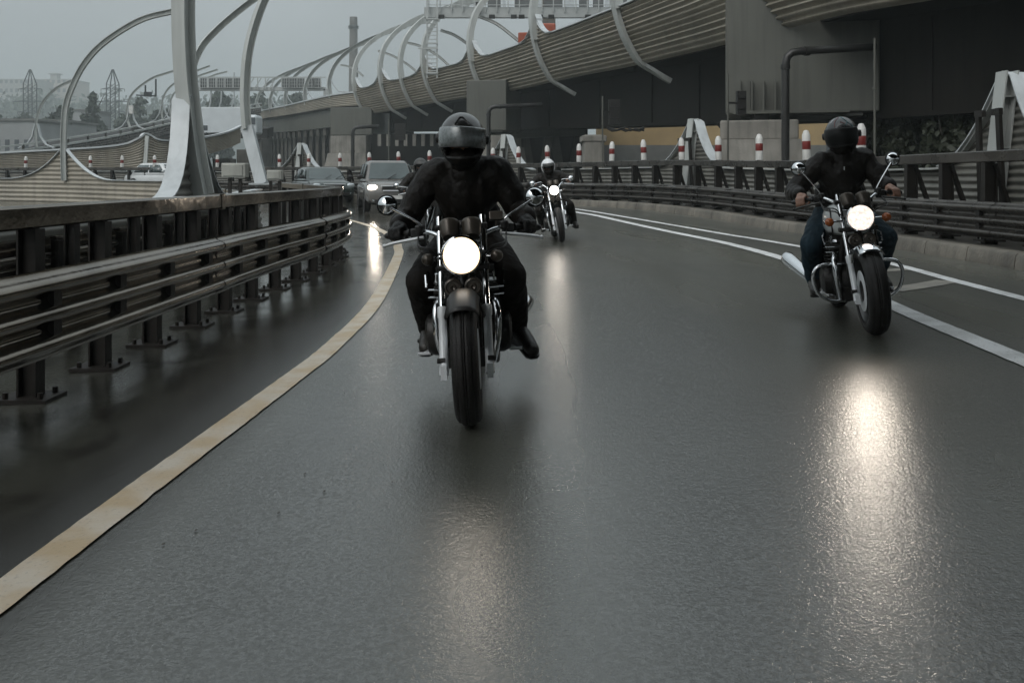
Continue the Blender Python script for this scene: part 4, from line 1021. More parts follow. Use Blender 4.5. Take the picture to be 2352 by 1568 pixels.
tree('bushy tree right of the poplar foot', 258, 300, 330, 172, 64, M_['leaf2'], 'wide', 1800)
for k_, (u, vt, vb, y, w_, lab) in enumerate(((-8, 262, 320, 215, 70, 'dark tree mass at the very left edge above the shed'), (36, 268, 320, 225, 60, 'rounded tree above the shed, left of the first pylon'), (128, 262, 320, 230, 56, 'tree behind the broad dark tree, above the sheds'), (178, 262, 320, 235, 44, 'small tree between the slim arch and the poplar'),
        (284, 262, 320, 225, 52, 'tree right of the second pylon, behind the far rail'), (372, 246, 300, 240, 60, 'rounded tree above the far rail, left of the tall near arch'))): tree(lab, u, vt, vb, y, w_, M_['leaf'], 'wide', 1500)
tree('low bush behind the far left shed', 60, 258, 290, 255, 60, M_['leaf'], 'wide', 1600)
q = MB()
cl = []
for k in range(70): 
    u = random.uniform(-40, 900); y = random.uniform(560, 680); p = P(u, 250 + random.uniform(-8, 14), y); cl.append(((p.x, y, p.z - 3), (random.uniform(14, 26), 12, random.uniform(8, 15))))
leafcloud(q, cl, 6500, 2.0); tag(build(q, 'far_woods', M_['leaf']), kind='stuff')
q = MB(); n_ = 60; vs = []
for i in range(n_ + 1):
    x = -1300 + 2200 * i / n_; vs += [(x, 900, -1), (x, 990, 42 + 36 * noise.noise(V((x * .004, 3, 0))) + 16 * sst(-100, -500, x))]
q.add(vs, [(2 * i, 2 * i + 2, 2 * i + 3, 2 * i + 1) for i in range(n_)]); struct(q, 'hills', M_['earth'], smooth=60)
random.seed(21)
for lab, u, vt, y, w, n, m in (('broad dark shrub row behind the other shrubs under the viaduct', 2170, 240, 41, 330, 7000, 'leaf_under'), ('dense dark shrub under the viaduct, right of the slim pole', 2075, 252, 30, 150, 5200, 'leaf_under'), ('dense dark shrub under the viaduct, beside the long swoop', 2190, 250, 28, 130, 4600, 'leaf_under'), ('dark shrub between the right-hand rider and the slim pole', 1985, 268, 34, 110, 3600, 'leaf'), ('dark shrub at the right edge under the viaduct', 2330, 252, 27, 150, 3600, 'leaf_under')):
    c = P(u, vt, y); w_ = w / F * y / 2; hgt = c.z + .9; T = thing('shrub', lab, 'shrub', (c.x, y, -.9), group='shrubs under the viaduct')
    q = MB()
    for k in range(6): a = random.uniform(0, 6.3); q.tube([(c.x, y, -.9), (c.x + cos(a) * w_ * .3, y + sin(a) * w_ * .3, hgt * .4), (c.x + cos(a) * w_ * .7, y + sin(a) * w_ * .6, hgt * .8)], [.06, .04, .015], 6)
    build(q, 'stem', M_['trunk'], T, smooth=60); cl = []
    for k in range(22): a = random.uniform(0, 6.3); r_ = random.random() ** .5; cl.append(((c.x + cos(a) * w_ * .8 * r_, y + sin(a) * w_ * .8 * r_, random.uniform(.0, hgt * .8)), (w_ * .34, w_ * .34, hgt * .2)))
    q = MB(); leafcloud(q, cl, int(n * 1.6), .13); build(q, 'crown', M_[m], T)
# ---------------------------------------------------------------- motorcycles (local frame: front contact at origin, heading -Y, up Z)
def arcpts(c, r, a0, a1, n, x=0):    # arc in the YZ plane, angle from +Z toward -Y
    return [V((x, c[1] - r * sin(a0 + (a1 - a0) * i / n), c[2] + r * cos(a0 + (a1 - a0) * i / n))) for i in range(n + 1)]
def wheel(T, y, R, w, spokes=5, disc=1):
    Wh = bpy.data.objects.new('wheel', None); C.objects.link(Wh); Wh.parent = T; MW[Wh.name] = MW[T.name]
    q = MB(); pr = []
    for k in range(45):
        a = -pi * .62 + pi * 1.24 * k / 44; gr = .005 if k in (14, 15, 21, 23, 29, 30) else 0; pr.append((R - w * .42 + (w * .42 - gr) * cos(a), (w / 2 - gr) * sin(a)))
    q.lathe(pr, (0, y, R), (1, 0, 0), 48); build(q, 'tyre', M_['tyre'], Wh, smooth=60, local=True)
    q = MB(); r1 = R - w * .5
    q.lathe([(r1, -w * .42), (r1 - .012, -w * .42), (r1 - .03, -w * .2), (r1 - .03, w * .2), (r1 - .012, w * .42), (r1, w * .42)], (0, y, R), (1, 0, 0), 40)
    q.lathe([(0, -.045), (.035, -.045), (.045, 0), (.035, .045), (0, .045)], (0, y, R), (1, 0, 0), 20)
    for k in range(spokes):
        a = 2 * pi * k / spokes; d = V((0, sin(a), cos(a))); q.tube([V((0, y, R)) + d * .03, V((0, y, R)) + d * (r1 - .02)], [.018, .013], 8)
    build(q, 'rim', M_['rim'], Wh, smooth=40, local=True)
    q = MB()
    for s in ((-1, 1) if disc == 2 else (1,)): q.lathe([(.075, -.002), (.145, -.002), (.145, .002), (.075, .002)], (s * .062, y, R), (1, 0, 0), 36, close=True)
    build(q, 'brake_disc', M_['alu'], Wh, smooth=30, local=True)
    return Wh
def motorcycle(label, M, o):
    T = thing('motorcycle', label, 'motorcycle', M=M, group='motorcycles riding toward the camera')
    R = .315; w = o.get('tyre', .135); B = lambda q, n, m, par=T, s=45, bv=0: build(q, n, M_[m], par, smooth=s, local=True, bevel=bv)
    wheel(T, 0, R, w, disc=2); wheel(T, 1.42, R, .15)
    fx = o.get('fx', .103); d = V((0, .40, .917)); ax = V((0, -.005, .265))
    bar = o.get('bar', (.862, .92, .905, .40))
    for s in (-1, 1):
        base = V((s * fx, ax.y, ax.z))
        q = MB(); q.tube([base + d * .30, base + d * .80], .0172, 16); f = B(q, 'fork', 'chrome')
        q = MB(); q.tube([base - d * .02, base + d * .03, base + d * .26, base + d * .27, base + d * .315, base + d * .32], [.024, .021, .0205, .025, .026, .021], 16); q.box(base + V((0, -.02, .0)), (.03, .06, .07)); B(q, 'slider', 'alu', f)
        q = MB(); q.lathe([(.0, -.02), (.013, -.02), (.013, .02), (0, .02)], base + V((s * .012, .005, .05)), (1, 0, 0), 8); q.box(base + V((s * -.005, .06, .03)), (.03, .07, .10)); B(q, 'caliper', 'blackmetal', f)
    q = MB()
    for t in (.52, .74): q.box(V((0, ax.y, ax.z)) + d * t + V((0, .02, 0)), (.27, .085, .035))
    q.tube([V((0, .2, .64)), V((0, .34, .97))], .03, 12); B(q, 'fork_clamp', 'blackmetal', bv=.008)
    # front mudguard
    q = MB(); a0, a1 = radians(o.get('fend0', 38)), radians(-72); rf = R + .030; n = 22; pr = []; vs = []; fs = []
    for i in range(n + 1):
        a = a0 + (a1 - a0) * i / n
        for k in range(9):
            t = -1 + k / 4; rr = rf - .045 * abs(t) ** 3; vs.append(V((t * (w / 2 + .014), -rr * sin(a), R + rr * cos(a))))
    fs = [(i * 9 + k, i * 9 + k + 1, (i + 1) * 9 + k + 1, (i + 1) * 9 + k) for i in range(n) for k in range(8)]
    q.add(vs, fs)
    for s in (-1, 1): q.tube([V((s * (w / 2 + .012), .05, .58)), V((s * .10, .09, .50)), V((s * .10, .06, .40))], .008, 6)
    if o.get('fender', True):
        fo = B(q, 'mudguard', o.get('fendm', 'black'), s=50); sm = fo.modifiers.new('thick', 'SOLIDIFY'); sm.thickness = .004
    # headlight
    hz = o.get('hz', .815); hy = o.get('hy', .09); hr = o.get('hr', .095); hc = V((0, hy, hz))
    q = MB(); q.lathe([(hr * .99, 0), (hr * 1.0, .02), (hr * .93, .07), (hr * .72, .12), (hr * .4, .15), (0, .158)], hc, (0, 1, .06), 32); H = B(q, 'headlight', o.get('bucket', 'black'))
    q = MB(); q.lathe([(hr * .95, -.012), (hr * 1.05, -.008), (hr * 1.06, .012), (hr * .99, .016), (hr * .95, .0)], hc, (0, 1, .06), 36, close=True); B(q, 'rim', 'chrome', H)
    q = MB(); q.lathe([(hr * .95, -.002), (hr * .8, -.010), (hr * .5, -.017), (hr * .2, -.02), (0, -.0205)], hc, (0, 1, .06), 36); build(q, 'lens', o['lens'], H, smooth=60, local=True)
    q = MB()
    for s in (-1, 1): q.tube([hc + V((s * hr * .98, .06, 0)), hc + V((s * (fx + .0), .15, 0))], .012, 8)
    B(q, 'bracket', 'blackmetal', H)
    # instruments
    for s in (-1, 1):
        c = V((s * .056, .20, hz + .125)); q = MB(); q.lathe([(0, -.05), (.035, -.05), (.047, -.03), (.05, .02), (.053, .03), (.05, .04), (0, .036)], c, (0, .55, .83), 24); B(q, 'gauge', 'gauge')
    q = MB(); q.box((0, .22, hz + .10), (.10, .05, .05)); B(q, 'gauge_bracket', 'blackmetal')
    # horns or driving lamps under the headlight
    for s in (-1, 1):
        c = V((s * .050, .10, hz - .158)); q = MB(); q.lathe([(0, -.012), (.012, -.02), (.018, -.008), (.03, -.008), (.036, -.016), (.043, -.012), (.045, .02), (.025, .04), (0, .045)], c, (0, 1, 0), 24); B(q, 'horn', 'gauge')
    q = MB(); q.box((0, .14, hz - .235), (.09, .02, .022)); B(q, 'badge_bar', 'gauge')
    # handlebar, grips, levers, switchgear
    z0, z1, z2, hw = bar
    q = MB(); pts = []
    L_ = [(-hw - .01, .545, z2), (-hw + .12, .47, z2 + .012), (-.20, .40, z1), (-.13, .345, (z0 + z1) / 2 + .012), (-.08, .325, z0 + .008), (0, .32, z0)]
    pts = smooth_path(L_ + [(-x, y, z) for x, y, z in reversed(L_[:-1])], 5); q.tube(pts, .0115, 12); B(q, 'handlebar', 'chrome')
    for s in (-1, 1):
        q = MB(); a = V((s * (hw - .115), .468, z2 + .013)); b_ = V((s * (hw + .012), .548, z2)); q.tube([a, a.lerp(b_, .08), a.lerp(b_, .1), a.lerp(b_, .92), b_, b_ + (b_ - a).normalized() * .02], [.021, .021, .017, .017, .021, .014], 14); B(q, 'grip', 'plastic')
        q = MB(); q.box(V((s * (hw - .15), .452, z2 + .012)), (.065, .06, .05)); q.lathe([(0, -.02), (.022, -.02), (.024, .025), (0, .027)], V((s * (hw - .17), .40, z2 + .03)), (0, 0, 1), 14); B(q, 'switch_box', 'plastic', bv=.008)
        q = MB(); p = smooth_path([(s * (hw - .19), .395, z2 - .01), (s * (hw - .13), .40, z2 - .018), (s * (hw - .03), .445, z2 - .035), (s * (hw + .03), .475, z2 - .05)], 5); q.tube(p, [.009] * (len(p) - 3) + [.008, .0065, .006], 8, flat=1.4); q.ell(p[-1], (.0115, .0115, .0115), 10, 8); B(q, 'lever', o.get('leverm', 'alu'))
        # mirror
        mx, my, mz = o.get('mir', (.385, .47, 1.075)); q = MB(); q.tube(smooth_path([(s * (hw - .17), .43, z2 + .02), (s * (hw - .165), .43, z2 + .065), (s * (mx - .01), my - .02, mz - .01)], 6), .0062, 8); m = B(q, 'mirror', 'chrome')
        Rm = Matrix.Rotation(radians(s * o.get('mrot', 8)), 3, 'Z'); q = MB()
        q.lathe([(0, -.030), (.022, -.027), (.042, -.014), (.052, .0), (.055, .006)], V((s * mx, my, mz)), Rm @ V((0, 1, 0)), 28); B(q, 'mirror_shell', o.get('mshell', 'chrome'), m)
        q = MB(); q.lathe([(.0545, -.003), (.0575, .001), (.0575, .010), (.05, .012), (0, .012)], V((s * mx, my, mz)), Rm @ V((0, 1, 0)), 28); B(q, 'mirror_rim', 'plastic', m)
        # cables and indicator
        q = MB()
        for k in range(2): q.tube(smooth_path([(s * (hw - .16), .42, z2 - .01 * k), (s * .22, .24 - .03 * k, z2 - .045 - .02 * k), (s * .14, .20, z2 - .07 - .02 * k), (s * .09, .3, z2 - .18)], 6), .0045, 6)
        B(q, 'cable', 'plastic')
        ix = o.get('indx', .175); q = MB(); q.tube([V((s * fx, .21, hz - .02)), V((s * (ix - .02), .2, hz - .02))], .008, 8); ind = B(q, 'indicator', 'chrome')
        q = MB(); q.lathe([(0, -.03), (.02, -.026), (.03, -.012), (.033, 0), (.03, .03), (.012, .05), (0, .052)], V((s * ix, .19, hz - .02)), (0, 1, 0), 18); B(q, 'indicator_lens', o.get('ind', 'amber'), ind)
    # tank, seat, tail
    tx, ty, tz = o.get('tank', (.135, .27, .12)); c = V((0, .66, o.get('tankz', .79)))
    q = MB(); ns, nr = 16, 20; vs = []; fs = []
    for i in range(ns + 1):
        t = i / ns; y = c.y - ty + 2 * ty * t; k = sin(pi * (.06 + .9 * t)) ** .45 * (1.06 - .38 * t)
        for j in range(nr):
            a = 2 * pi * j / nr; e = .72; vs.append(V((tx * k * math.copysign(abs(cos(a)) ** e, cos(a)), y, c.z + tz * (.9 + .1 * k) * math.copysign(abs(sin(a)) ** e, sin(a)) * (1 if sin(a) > 0 else .85) * (.72 + .28 * k) - .03 * t)))
    fs = [(i * nr + j, i * nr + (j + 1) % nr, (i + 1) * nr + (j + 1) % nr, (i + 1) * nr + j) for i in range(ns) for j in range(nr)] + [tuple(range(nr)), tuple(reversed([ns * nr + j for j in range(nr)]))]
    q.add(vs, fs); tk = B(q, 'fuel_tank', o.get('tankm', 'black'), s=60)
    q = MB(); q.lathe([(0, .02), (.03, .02), (.035, .0), (.035, -.02)], c + V((0, -.03, tz + .005)), n=20); B(q, 'filler_cap', 'chrome', tk)
    if o.get('stripe'):
        for s in (-1, 1):      # dark contour line and a small emblem on the tank side
            q = MB(); i_ = [3, 4, 5, 6, 7, 8, 9, 10, 11, 12]
            pts = [vs[i * nr + (2 if s > 0 else 8)] * 1.0 + V((s * .003, 0, 0)) for i in i_]; lo = [vs[i * nr + (18 if s > 0 else 12)] + V((s * .003, 0, 0)) for i in i_]
            q.tube(lo[::-1][-3:] + [] if False else smooth_path(pts[::-1] + [vs[2 * nr + (1 if s > 0 else 9)] + V((s * .003, 0, 0)), vs[2 * nr + (19 if s > 0 else 11)] + V((s * .003, 0, 0))] + lo, 3), .006, 6); B(q, 'stripe', 'plastic', tk)
            q = MB(); p_ = vs[5 * nr + (0 if s > 0 else 10)]; q.ell(p_, (.006, .045, .018), 14, 8); B(q, 'emblem', 'chrome', tk)
    q = MB(); q.ell((0, 1.18, .735), (.135, .34, .06), 20, 12, e=.7); q.ell((0, 1.36, .765), (.12, .2, .05), 16, 10, e=.7); B(q, 'seat', 'seat', s=60)
    q = MB(); q.tube(arcpts((0, 1.42, R), R + .05, radians(60), radians(-70), 14), .09, 12, flat=.25, side=(1, 0, 0)); B(q, 'rear_mudguard', 'black', s=50)
    # engine
    q = MB()
    for k in range(9): q.box((0, .60, .43 + k * .026), (o.get('ew', .36) - .004 * abs(k - 4), .24, .012))
    q.box((0, .60, .54), (o.get('ew', .36) - .06, .20, .26)); q.box((0, .61, .68), (.32, .17, .07)); B(q, 'cylinder_block', 'engine', bv=.003)
    q = MB(); q.ell((0, .68, .34), (.19, .24, .13), 20, 12, e=.6)
    for s in (-1, 1): q.lathe([(0, .05), (.07, .05), (.105, .035), (.12, 0), (.12, -.05)], V((s * .19, .64, .34)), (s, 0, 0), 24)
    q.box((0, .5, .24), (.22, .2, .1)); B(q, 'crankcase', 'blackmetal', s=40)
    for s in (-1, 1):
        q = MB(); q.box((s * .14, .50, .645), (.05, .04, .02)); q.tube([V((s * .155, .49, .63)), V((s * .155, .47, .69))], .008, 8)
        for z in (.60, .56): q.tube([V((s * .10, .47, z)), V((s * .205, .475, z + .004))], .005, 6)
        q.tube([V((s * .21, .46, .62)), V((s * .215, .5, .68)), V((s * .19, .6, .7))], .007, 6)
        B(q, 'carburettor', 'chrome')
    for s in (-1, 1):
        q = MB(); q.tube(smooth_path([(s * .13, .50, .56), (s * .158, .42, .52), (s * .165, .385, .44), (s * .155, .40, .33), (s * .13, .5, .21), (s * .14, .75, .18), (s * .17, 1.0, .2)], 6), .0195, 14); B(q, 'exhaust_header', 'chrome')
        q = MB(); q.tube(smooth_path([(s * .05, .5, .56), (s * .06, .43, .5), (s * .06, .41, .4), (s * .06, .48, .2), (s * .09, .8, .17)], 6), .018, 12); B(q, 'exhaust_header', 'blackmetal')
    for s, (p0, p1, r0, r1) in o['muf'].items():
        q = MB(); a, b_ = V((s * p0[0], p0[1], p0[2])), V((s * p1[0], p1[1], p1[2])); q.tube([a, a.lerp(b_, .1), a.lerp(b_, .9), b_, b_ + (b_ - a) * .03], [.02, r0, r1, r1 * .98, r1 * .8], 20); B(q, 'muffler', 'chrome')
    # frame, swing arm, pegs, side covers
    q = MB(); q.tube([V((0, .35, .92)), V((0, .42, .72)), V((0, .55, .66))], .022, 10)
    for s in (-1, 1):
        q.tube(smooth_path([(s * .02, .38, .86), (s * .09, .44, .6), (s * .14, .50, .24), (s * .15, .7, .18), (s * .15, 1.0, .22), (s * .14, 1.06, .5), (s * .12, 1.1, .68)], 5), .016, 10); q.tube([V((s * .12, .45, .80)), V((s * .12, 1.05, .68)), V((s * .10, 1.6, .74))], .014, 8)
        q.tube([V((s * .12, 1.02, .33)), V((s * .11, 1.42, .315))], .02, 10); q.tube([V((s * .14, 1.30, .34)), V((s * .14, 1.2, .66))], .028, 12)
    B(q, 'frame', 'blackmetal')
    for s in (-1, 1):
        q = MB(); q.tube([V((s * .13, .84, .27)), V((s * .31, .86, .265))], .013, 10); q.box(V((s * .25, .86, .265)), (.11, .045, .028)); B(q, 'foot_peg', 'plastic', bv=.006)
        q = MB(); q.tube(smooth_path([(s * .16, .84, .26), (s * .22, .72, .24), (s * .26, .62, .235)], 4), .008, 8); q.tube([V((s * .22, .62, .235)), V((s * .29, .62, .235))], .009, 8); B(q, 'pedal', 'alu')
        q = MB(); q.ell((s * .15, .96, .56), (.03, .13, .11), 14, 10, e=.7); B(q, 'side_cover', o.get('tankm', 'black'))
    if o.get('crash'):
        for s in (-1, 1):
            q = MB(); q.tube(smooth_path([(s * .08, .45, .47), (s * .24, .43, .475), (s * .305, .43, .44), (s * .325, .44, .36), (s * .29, .46, .25), (s * .2, .48, .19), (s * .1, .5, .18)], 6), .0135, 12); B(q, 'crash_bar', 'chrome')
    return T
# ---------------------------------------------------------------- people
def remesh(q, vox, it=4, seed=0, wr=0, ws=9):
    me = q.mesh('tmp'); ob = bpy.data.objects.new('tmp', me); C.objects.link(ob)
    m = ob.modifiers.new('r', 'REMESH'); m.mode = 'VOXEL'; m.voxel_size = vox
    s = ob.modifiers.new('s', 'SMOOTH'); s.factor = .5; s.iterations = it
    dg = bpy.context.evaluated_depsgraph_get(); dg.update()
    out = bpy.data.meshes.new_from_object(ob.evaluated_get(dg))
    bpy.data.objects.remove(ob); bpy.data.meshes.remove(me)
    if wr:                               # cloth folds
        ns = [v.normal.copy() for v in out.vertices]
        for v, n in zip(out.vertices, ns):
            p = v.co * ws + V((seed, seed * .7, 0)); k = noise.noise(V((p.x, p.y, p.z * .55))) + .5 * noise.noise(V((p.x * 2.3, p.y * 2.3, p.z * 1.1)))
            v.co += n * wr * (1 - abs(k) * 2.0)
    return out
def ply(q, pts, rs):
    for a, b_, ra, rb in zip(pts, pts[1:], rs, rs[1:]): q.cap2(a, b_, ra, rb)
def hand(q, grip, axis, wrist, s, k=1.0, droop=0.0):
    # grip centre, bar axis pointing outward, wrist; palm over the bar, four fingers round it, thumb under on the inside
    a = V(axis).normalized(); G_ = V(grip); up = (V((0, 0, 1)) - a * a.z).normalized(); fw = up.cross(a)
    if fw.y > 0: fw = -fw
    W = V(wrist); kn = []
    for i in range(4):
        off = a * (.034 - .0225 * i) ; ln = (.82, 1.0, 1.06, .95)[i]
        b_ = G_ + off + up * .036 - fw * .004; m1 = G_ + off + fw * (.034 + .012 * droop) * ln + up * (.026 - .008 * droop); m2 = G_ + off + fw * (.042 + .02 * droop) * ln - up * (.010 + .018 * droop) * ln; e = G_ + off + fw * (.020 + .03 * droop) - up * (.031 + .028 * droop) * ln
        r = .0098 * k * (.88, .97, 1.0, .98)[i]
        q.cap2(b_, m1, r * 1.12, r * 1.02, 10); q.cap2(m1, m2, r * 1.02, r * .95, 10); q.cap2(m2, e, r * .95, r * .8, 10); kn.append(b_)
    for b_ in kn: q.cap2(b_, W.lerp(b_, .22) + up * .004, .0125 * k, .017 * k, 10)
    q.cap2(W, (kn[1] + kn[2]) / 2, .025 * k, .021 * k, 12)
    t0 = W.lerp(kn[3], .45) - a * .014; t1 = G_ - a * .052 - fw * .012 - up * .004; t2 = G_ - a * .056 + fw * .012 - up * .024; t3 = G_ - a * .046 + fw * .026 - up * .034
    q.cap2(t0, t1, .0165 * k, .0125 * k, 10); q.cap2(t1, t2, .0122 * k, .0108 * k, 10); q.cap2(t2, t3, .0106 * k, .0088 * k, 10)
def sphere_patch(R3, c, rad, t0, t1, p0, p1, nt, np_, keep=None, fn=None):
    vs = []; fs = []
    for j in range(np_ + 1):
        p = p0 + (p1 - p0) * j / np_
        for i in range(nt + 1):
            t = t0 + (t1 - t0) * i / nt; d = V((sin(t) * cos(p), -cos(t) * cos(p), sin(p))); r = rad(t, p)
            vs.append(V(c) + R3 @ V((d.x * r[0], d.y * r[1], d.z * r[2])))
    for j in range(np_):
        for i in range(nt):
            tm = t0 + (t1 - t0) * (i + .5) / nt; pm = p0 + (p1 - p0) * (j + .5) / np_
            if keep is None or keep(tm, pm): fs.append((j * (nt + 1) + i, j * (nt + 1) + i + 1, (j + 1) * (nt + 1) + i + 1, (j + 1) * (nt + 1) + i))
    return vs, fs
def person(label, M, J, o):
    """J: joints in the bike frame. The body is one skin; helmet and clothes are children."""
    vox = o.get('vox', .009); q = MB(); hd = V(J['head']); R3 = Matrix.Rotation(radians(o.get('hyaw', 0)), 3, 'Z') @ Matrix.Rotation(radians(o.get('hpitch', 0)), 3, 'X') @ Matrix.Rotation(radians(o.get('hroll', 0)), 3, 'Y')
    pv = V(J['pelvis']); ch = V(J['chest']); nk = V(J['neck'])
    # skin body
    ply(q, [pv, pv.lerp(ch, .5), ch, nk], [.135, .115, .125, .06]); q.cap2(nk, hd + V((0, .02, -.05)), .058, .056)
    q.ell(hd + R3 @ V((0, .01, .012)), (.076, .094, .105), 24, 16, R3); q.ell(hd + R3 @ V((0, -.03, -.06)), (.056, .062, .055), 18, 12, R3)
    q.cap2(hd + R3 @ V((0, -.085, .012)), hd + R3 @ V((0, -.108, -.024)), .011, .016, 10); q.ell(hd + R3 @ V((0, -.075, .032)), (.058, .022, .012), 16, 8, R3)
    q.ell(hd + R3 @ V((0, -.084, -.056)), (.024, .012, .009), 14, 8, R3)
    for s in (-1, 1): q.ell(hd + R3 @ V((s * .076, .012, -.008)), (.010, .02, .03), 10, 8, R3)
    for s in 'LR':
        sh, el, wr = V(J['sh' + s]), V(J['el' + s]), V(J['wr' + s]); ply(q, [sh.lerp(ch, .4), sh, el, wr], [.075, .06, .045, .029])
        sg = 1 if s == 'L' else -1; hand(q, J['grip' + s], J['ax' + s], wr, sg, 1.0, o.get('droop', 0))
        hp, kn_, an, to = V(J['hip' + s]), V(J['kn' + s]), V(J['an' + s]), V(J['to' + s]); ply(q, [hp, kn_, an], [.085, .058, .04]); q.cap2(an, to, .04, .032)
    me = remesh(q, vox, 3); me.transform(Matrix.Translation(-pv)); me.materials.append(M_['skin'])
    me.polygons.foreach_set('use_smooth', [True] * len(me.polygons))
    B = bpy.data.objects.new('person', me); C.objects.link(B); B.matrix_world = M @ Matrix.Translation(pv); MW[B.name] = Matrix.Translation(pv)
    tag(B, label, 'person', 'motorcycle riders')
    def child(mesh, name, m, smooth=60):
        mesh.transform(Matrix.Translation(-pv)); return link(name, mesh, M_[m], B, smooth, True)
    def cb(q, name, m, smooth=60): return child(q.mesh(name), name, m, smooth)
    for s in (-1, 1):
        q = MB(); q.ell(hd + R3 @ V((s * .032, -.078, .012)), (.013, .013, .013), 14, 10); cb(q, 'eye', 'eye')
    # jacket
    q = MB(); bk = o.get('bulk', 1.0)
    ply(q, [pv + V((0, 0, .02)), pv.lerp(ch, .5), ch, nk - V((0, 0, .03))], [.165 * bk, .155 * bk, .165 * bk, .095])
    for s in 'LR':
        sh, el, wr = V(J['sh' + s]), V(J['el' + s]), V(J['wr' + s]); side = V((1 if s == 'L' else -1, 0, 0)); mid1 = sh.lerp(el, .5) + side * .006; mid2 = el.lerp(wr, .5) + V((0, 0, -.008))
        ply(q, [ch + side * .05, sh - side * .03, sh, mid1, el, mid2, el.lerp(wr, .93)], [.15 * bk, .105 * bk, .090 * bk, .080 * bk, .072 * bk, .067 * bk, .056 * bk])
        q.cap2(pv + side * .07 + V((0, -.02, -.04)), pv.lerp(ch, .5) + side * .075, .11 * bk, .12 * bk)
        ply(q, [nk + side * .03 + V((0, .02, 0)), sh], [.07, .075])
    q.cap2(nk, nk + (hd - nk) * .35, .075, .078)
    j_ = remesh(q, vox, 3, 1.3, .0095, 8); child(j_, 'jacket', o.get('jacketm', 'leather'))
    q = MB(); mid = (pv.lerp(ch, .5) + ch) / 2
    f0, f1 = ch + V((0, -.155 * bk - .012, .06)), pv.lerp(ch, .3) + V((0, -.165 * bk, 0)); q.tube([f0, (f0 + f1) / 2 + V((.006, -.008, 0)), f1], .004, 6); cb(q, 'zip', o.get('zipm', 'blackmetal'))
    # collar roll
    q = MB(); c_ = nk + (hd - nk) * .32; q.tube([c_ + V((cos(t) * .078, sin(t) * .078 + .0, .01 * sin(t))) for t in [2 * pi * k / 20 for k in range(21)]], .018, 8); cb(q, 'collar', o.get('jacketm', 'leather'))
    # trousers
    q = MB(); ply(q, [pv + V((0, .03, -.02)), pv + V((0, .02, .06))], [.15, .15])
    for s in 'LR':
        hp, kn_, an = V(J['hip' + s]), V(J['kn' + s]), V(J['an' + s]); mid = hp.lerp(kn_, .55) + V((0, 0, .012)); m2 = kn_.lerp(an, .45) + V((0, .02, 0))
        ply(q, [pv + V((0, .01, 0)), hp, mid, kn_, m2, kn_.lerp(an, .97)], [.14, .112, .098, .088, .082, .066])
    child(remesh(q, vox, 3, 4.1, .0065, 10), 'trousers', o.get('legm', 'cloth'))
    for s in 'LR':                        # boots
        an, to = V(J['an' + s]), V(J['to' + s]); q = MB(); d = (to - an); hl = an - V((d.x, d.y, 0)) * .18 + V((0, 0, to.z - an.z)) * .8
        ply(q, [an + (V(J['kn' + s]) - an) * .18, an, hl], [.054, .053, .04]); ply(q, [an, an.lerp(to, .55) + V((0, 0, .006)), to], [.052, .05, .041]); q.cap2(hl, an.lerp(to, .6) - V((0, 0, .02)), .038, .04)
        bo = child(remesh(q, vox, 3), 'boot', 'boot')
        q = MB(); n2 = V((-d.y, d.x, 0)).normalized(); ztmp = []
        pts = [hl - V((0, 0, .034)), an.lerp(to, .55) - V((0, 0, .045)), to - V((0, 0, .036))]; q.ribbeam([pts[0] + (pts[0] - pts[1]) * .2] + pts + [pts[2] + (pts[2] - pts[1]) * .22], [.06, .074, .084, .084, .04], .014, n2); cb(q, 'sole', 'plastic').parent = B
    if o.get('gloves', True):
        for s in 'LR':
            q = MB(); el, wr = V(J['el' + s]), V(J['wr' + s]); hand(q, J['grip' + s], J['ax' + s], wr, 1, 1.28, o.get('droop', 0)); q.cap2(wr, wr.lerp(el, .26), .040, .050); child(remesh(q, max(.006, vox * .75), 2, 2.2, .002, 30), 'glove', 'glove')
    # scarf over the chin, helmet, visor
    q = MB(); q.ell(hd + R3 @ V((0, -.028, -.082)), (.082, .098, .062), 20, 12, R3); q.cap2(nk + V((0, 0, -.01)), hd + R3 @ V((0, 0, -.09)), .078, .080)
    if o.get('scarf', True): child(remesh(q, vox, 4, 7, .004, 16), 'neck_warmer', 'cloth')
    hr = o.get('hsize', (.131, .160, .150)); hc = hd + R3 @ V((0, .008, .012)); kind = o['helmet']
    def rad(t, p):
        c = max(0, cos(t)); chin = sst(-.15, -.6, p) * c ** 2 if kind == 'full' else 0
        f = 1 + .05 * chin; dn = 1 - .10 * sst(-.5, -1.0, p)
        return (hr[0] * (1 - .05 * sst(-.4, -.9, p)), hr[1] * f * dn, hr[2] * (1.12 if p < 0 else 1))
    op0, op1, ot = o.get('open', (-.50, .30, 1.12))
    if kind == 'full': keep = lambda t, p: not (abs((t + pi) % (2 * pi) - pi) < ot and op0 < p < op1)
    else: keep = lambda t, p: not (abs((t + pi) % (2 * pi) - pi) < 1.25 and p < op1)
    vs, fs = sphere_patch(R3, hc, rad, -pi, pi, -.92, pi / 2, 60, 36, keep); q = MB(); q.add(vs, fs); me = q.mesh('helmet'); bm = bmesh.new(); bm.from_mesh(me); bmesh.ops.remove_doubles(bm, verts=bm.verts, dist=1e-5); bmesh.ops.recalc_face_normals(bm, faces=bm.faces); bm.to_mesh(me); bm.free()
    hm = child(me, 'helmet', o['helmm'], 50)
    if kind == 'full':                   # black chin bar and lower rim
        hm.data.materials.append(M_['plastic']); Ri = R3.inverted()
        for f_ in hm.data.polygons:
            if (Ri @ (f_.center + pv - hc)).z < o.get('chinz', -.058): f_.material_index = 1
    sm = None; sm = hm.modifiers.new('shell', 'SOLIDIFY'); sm.thickness = .02; sm.offset = -1
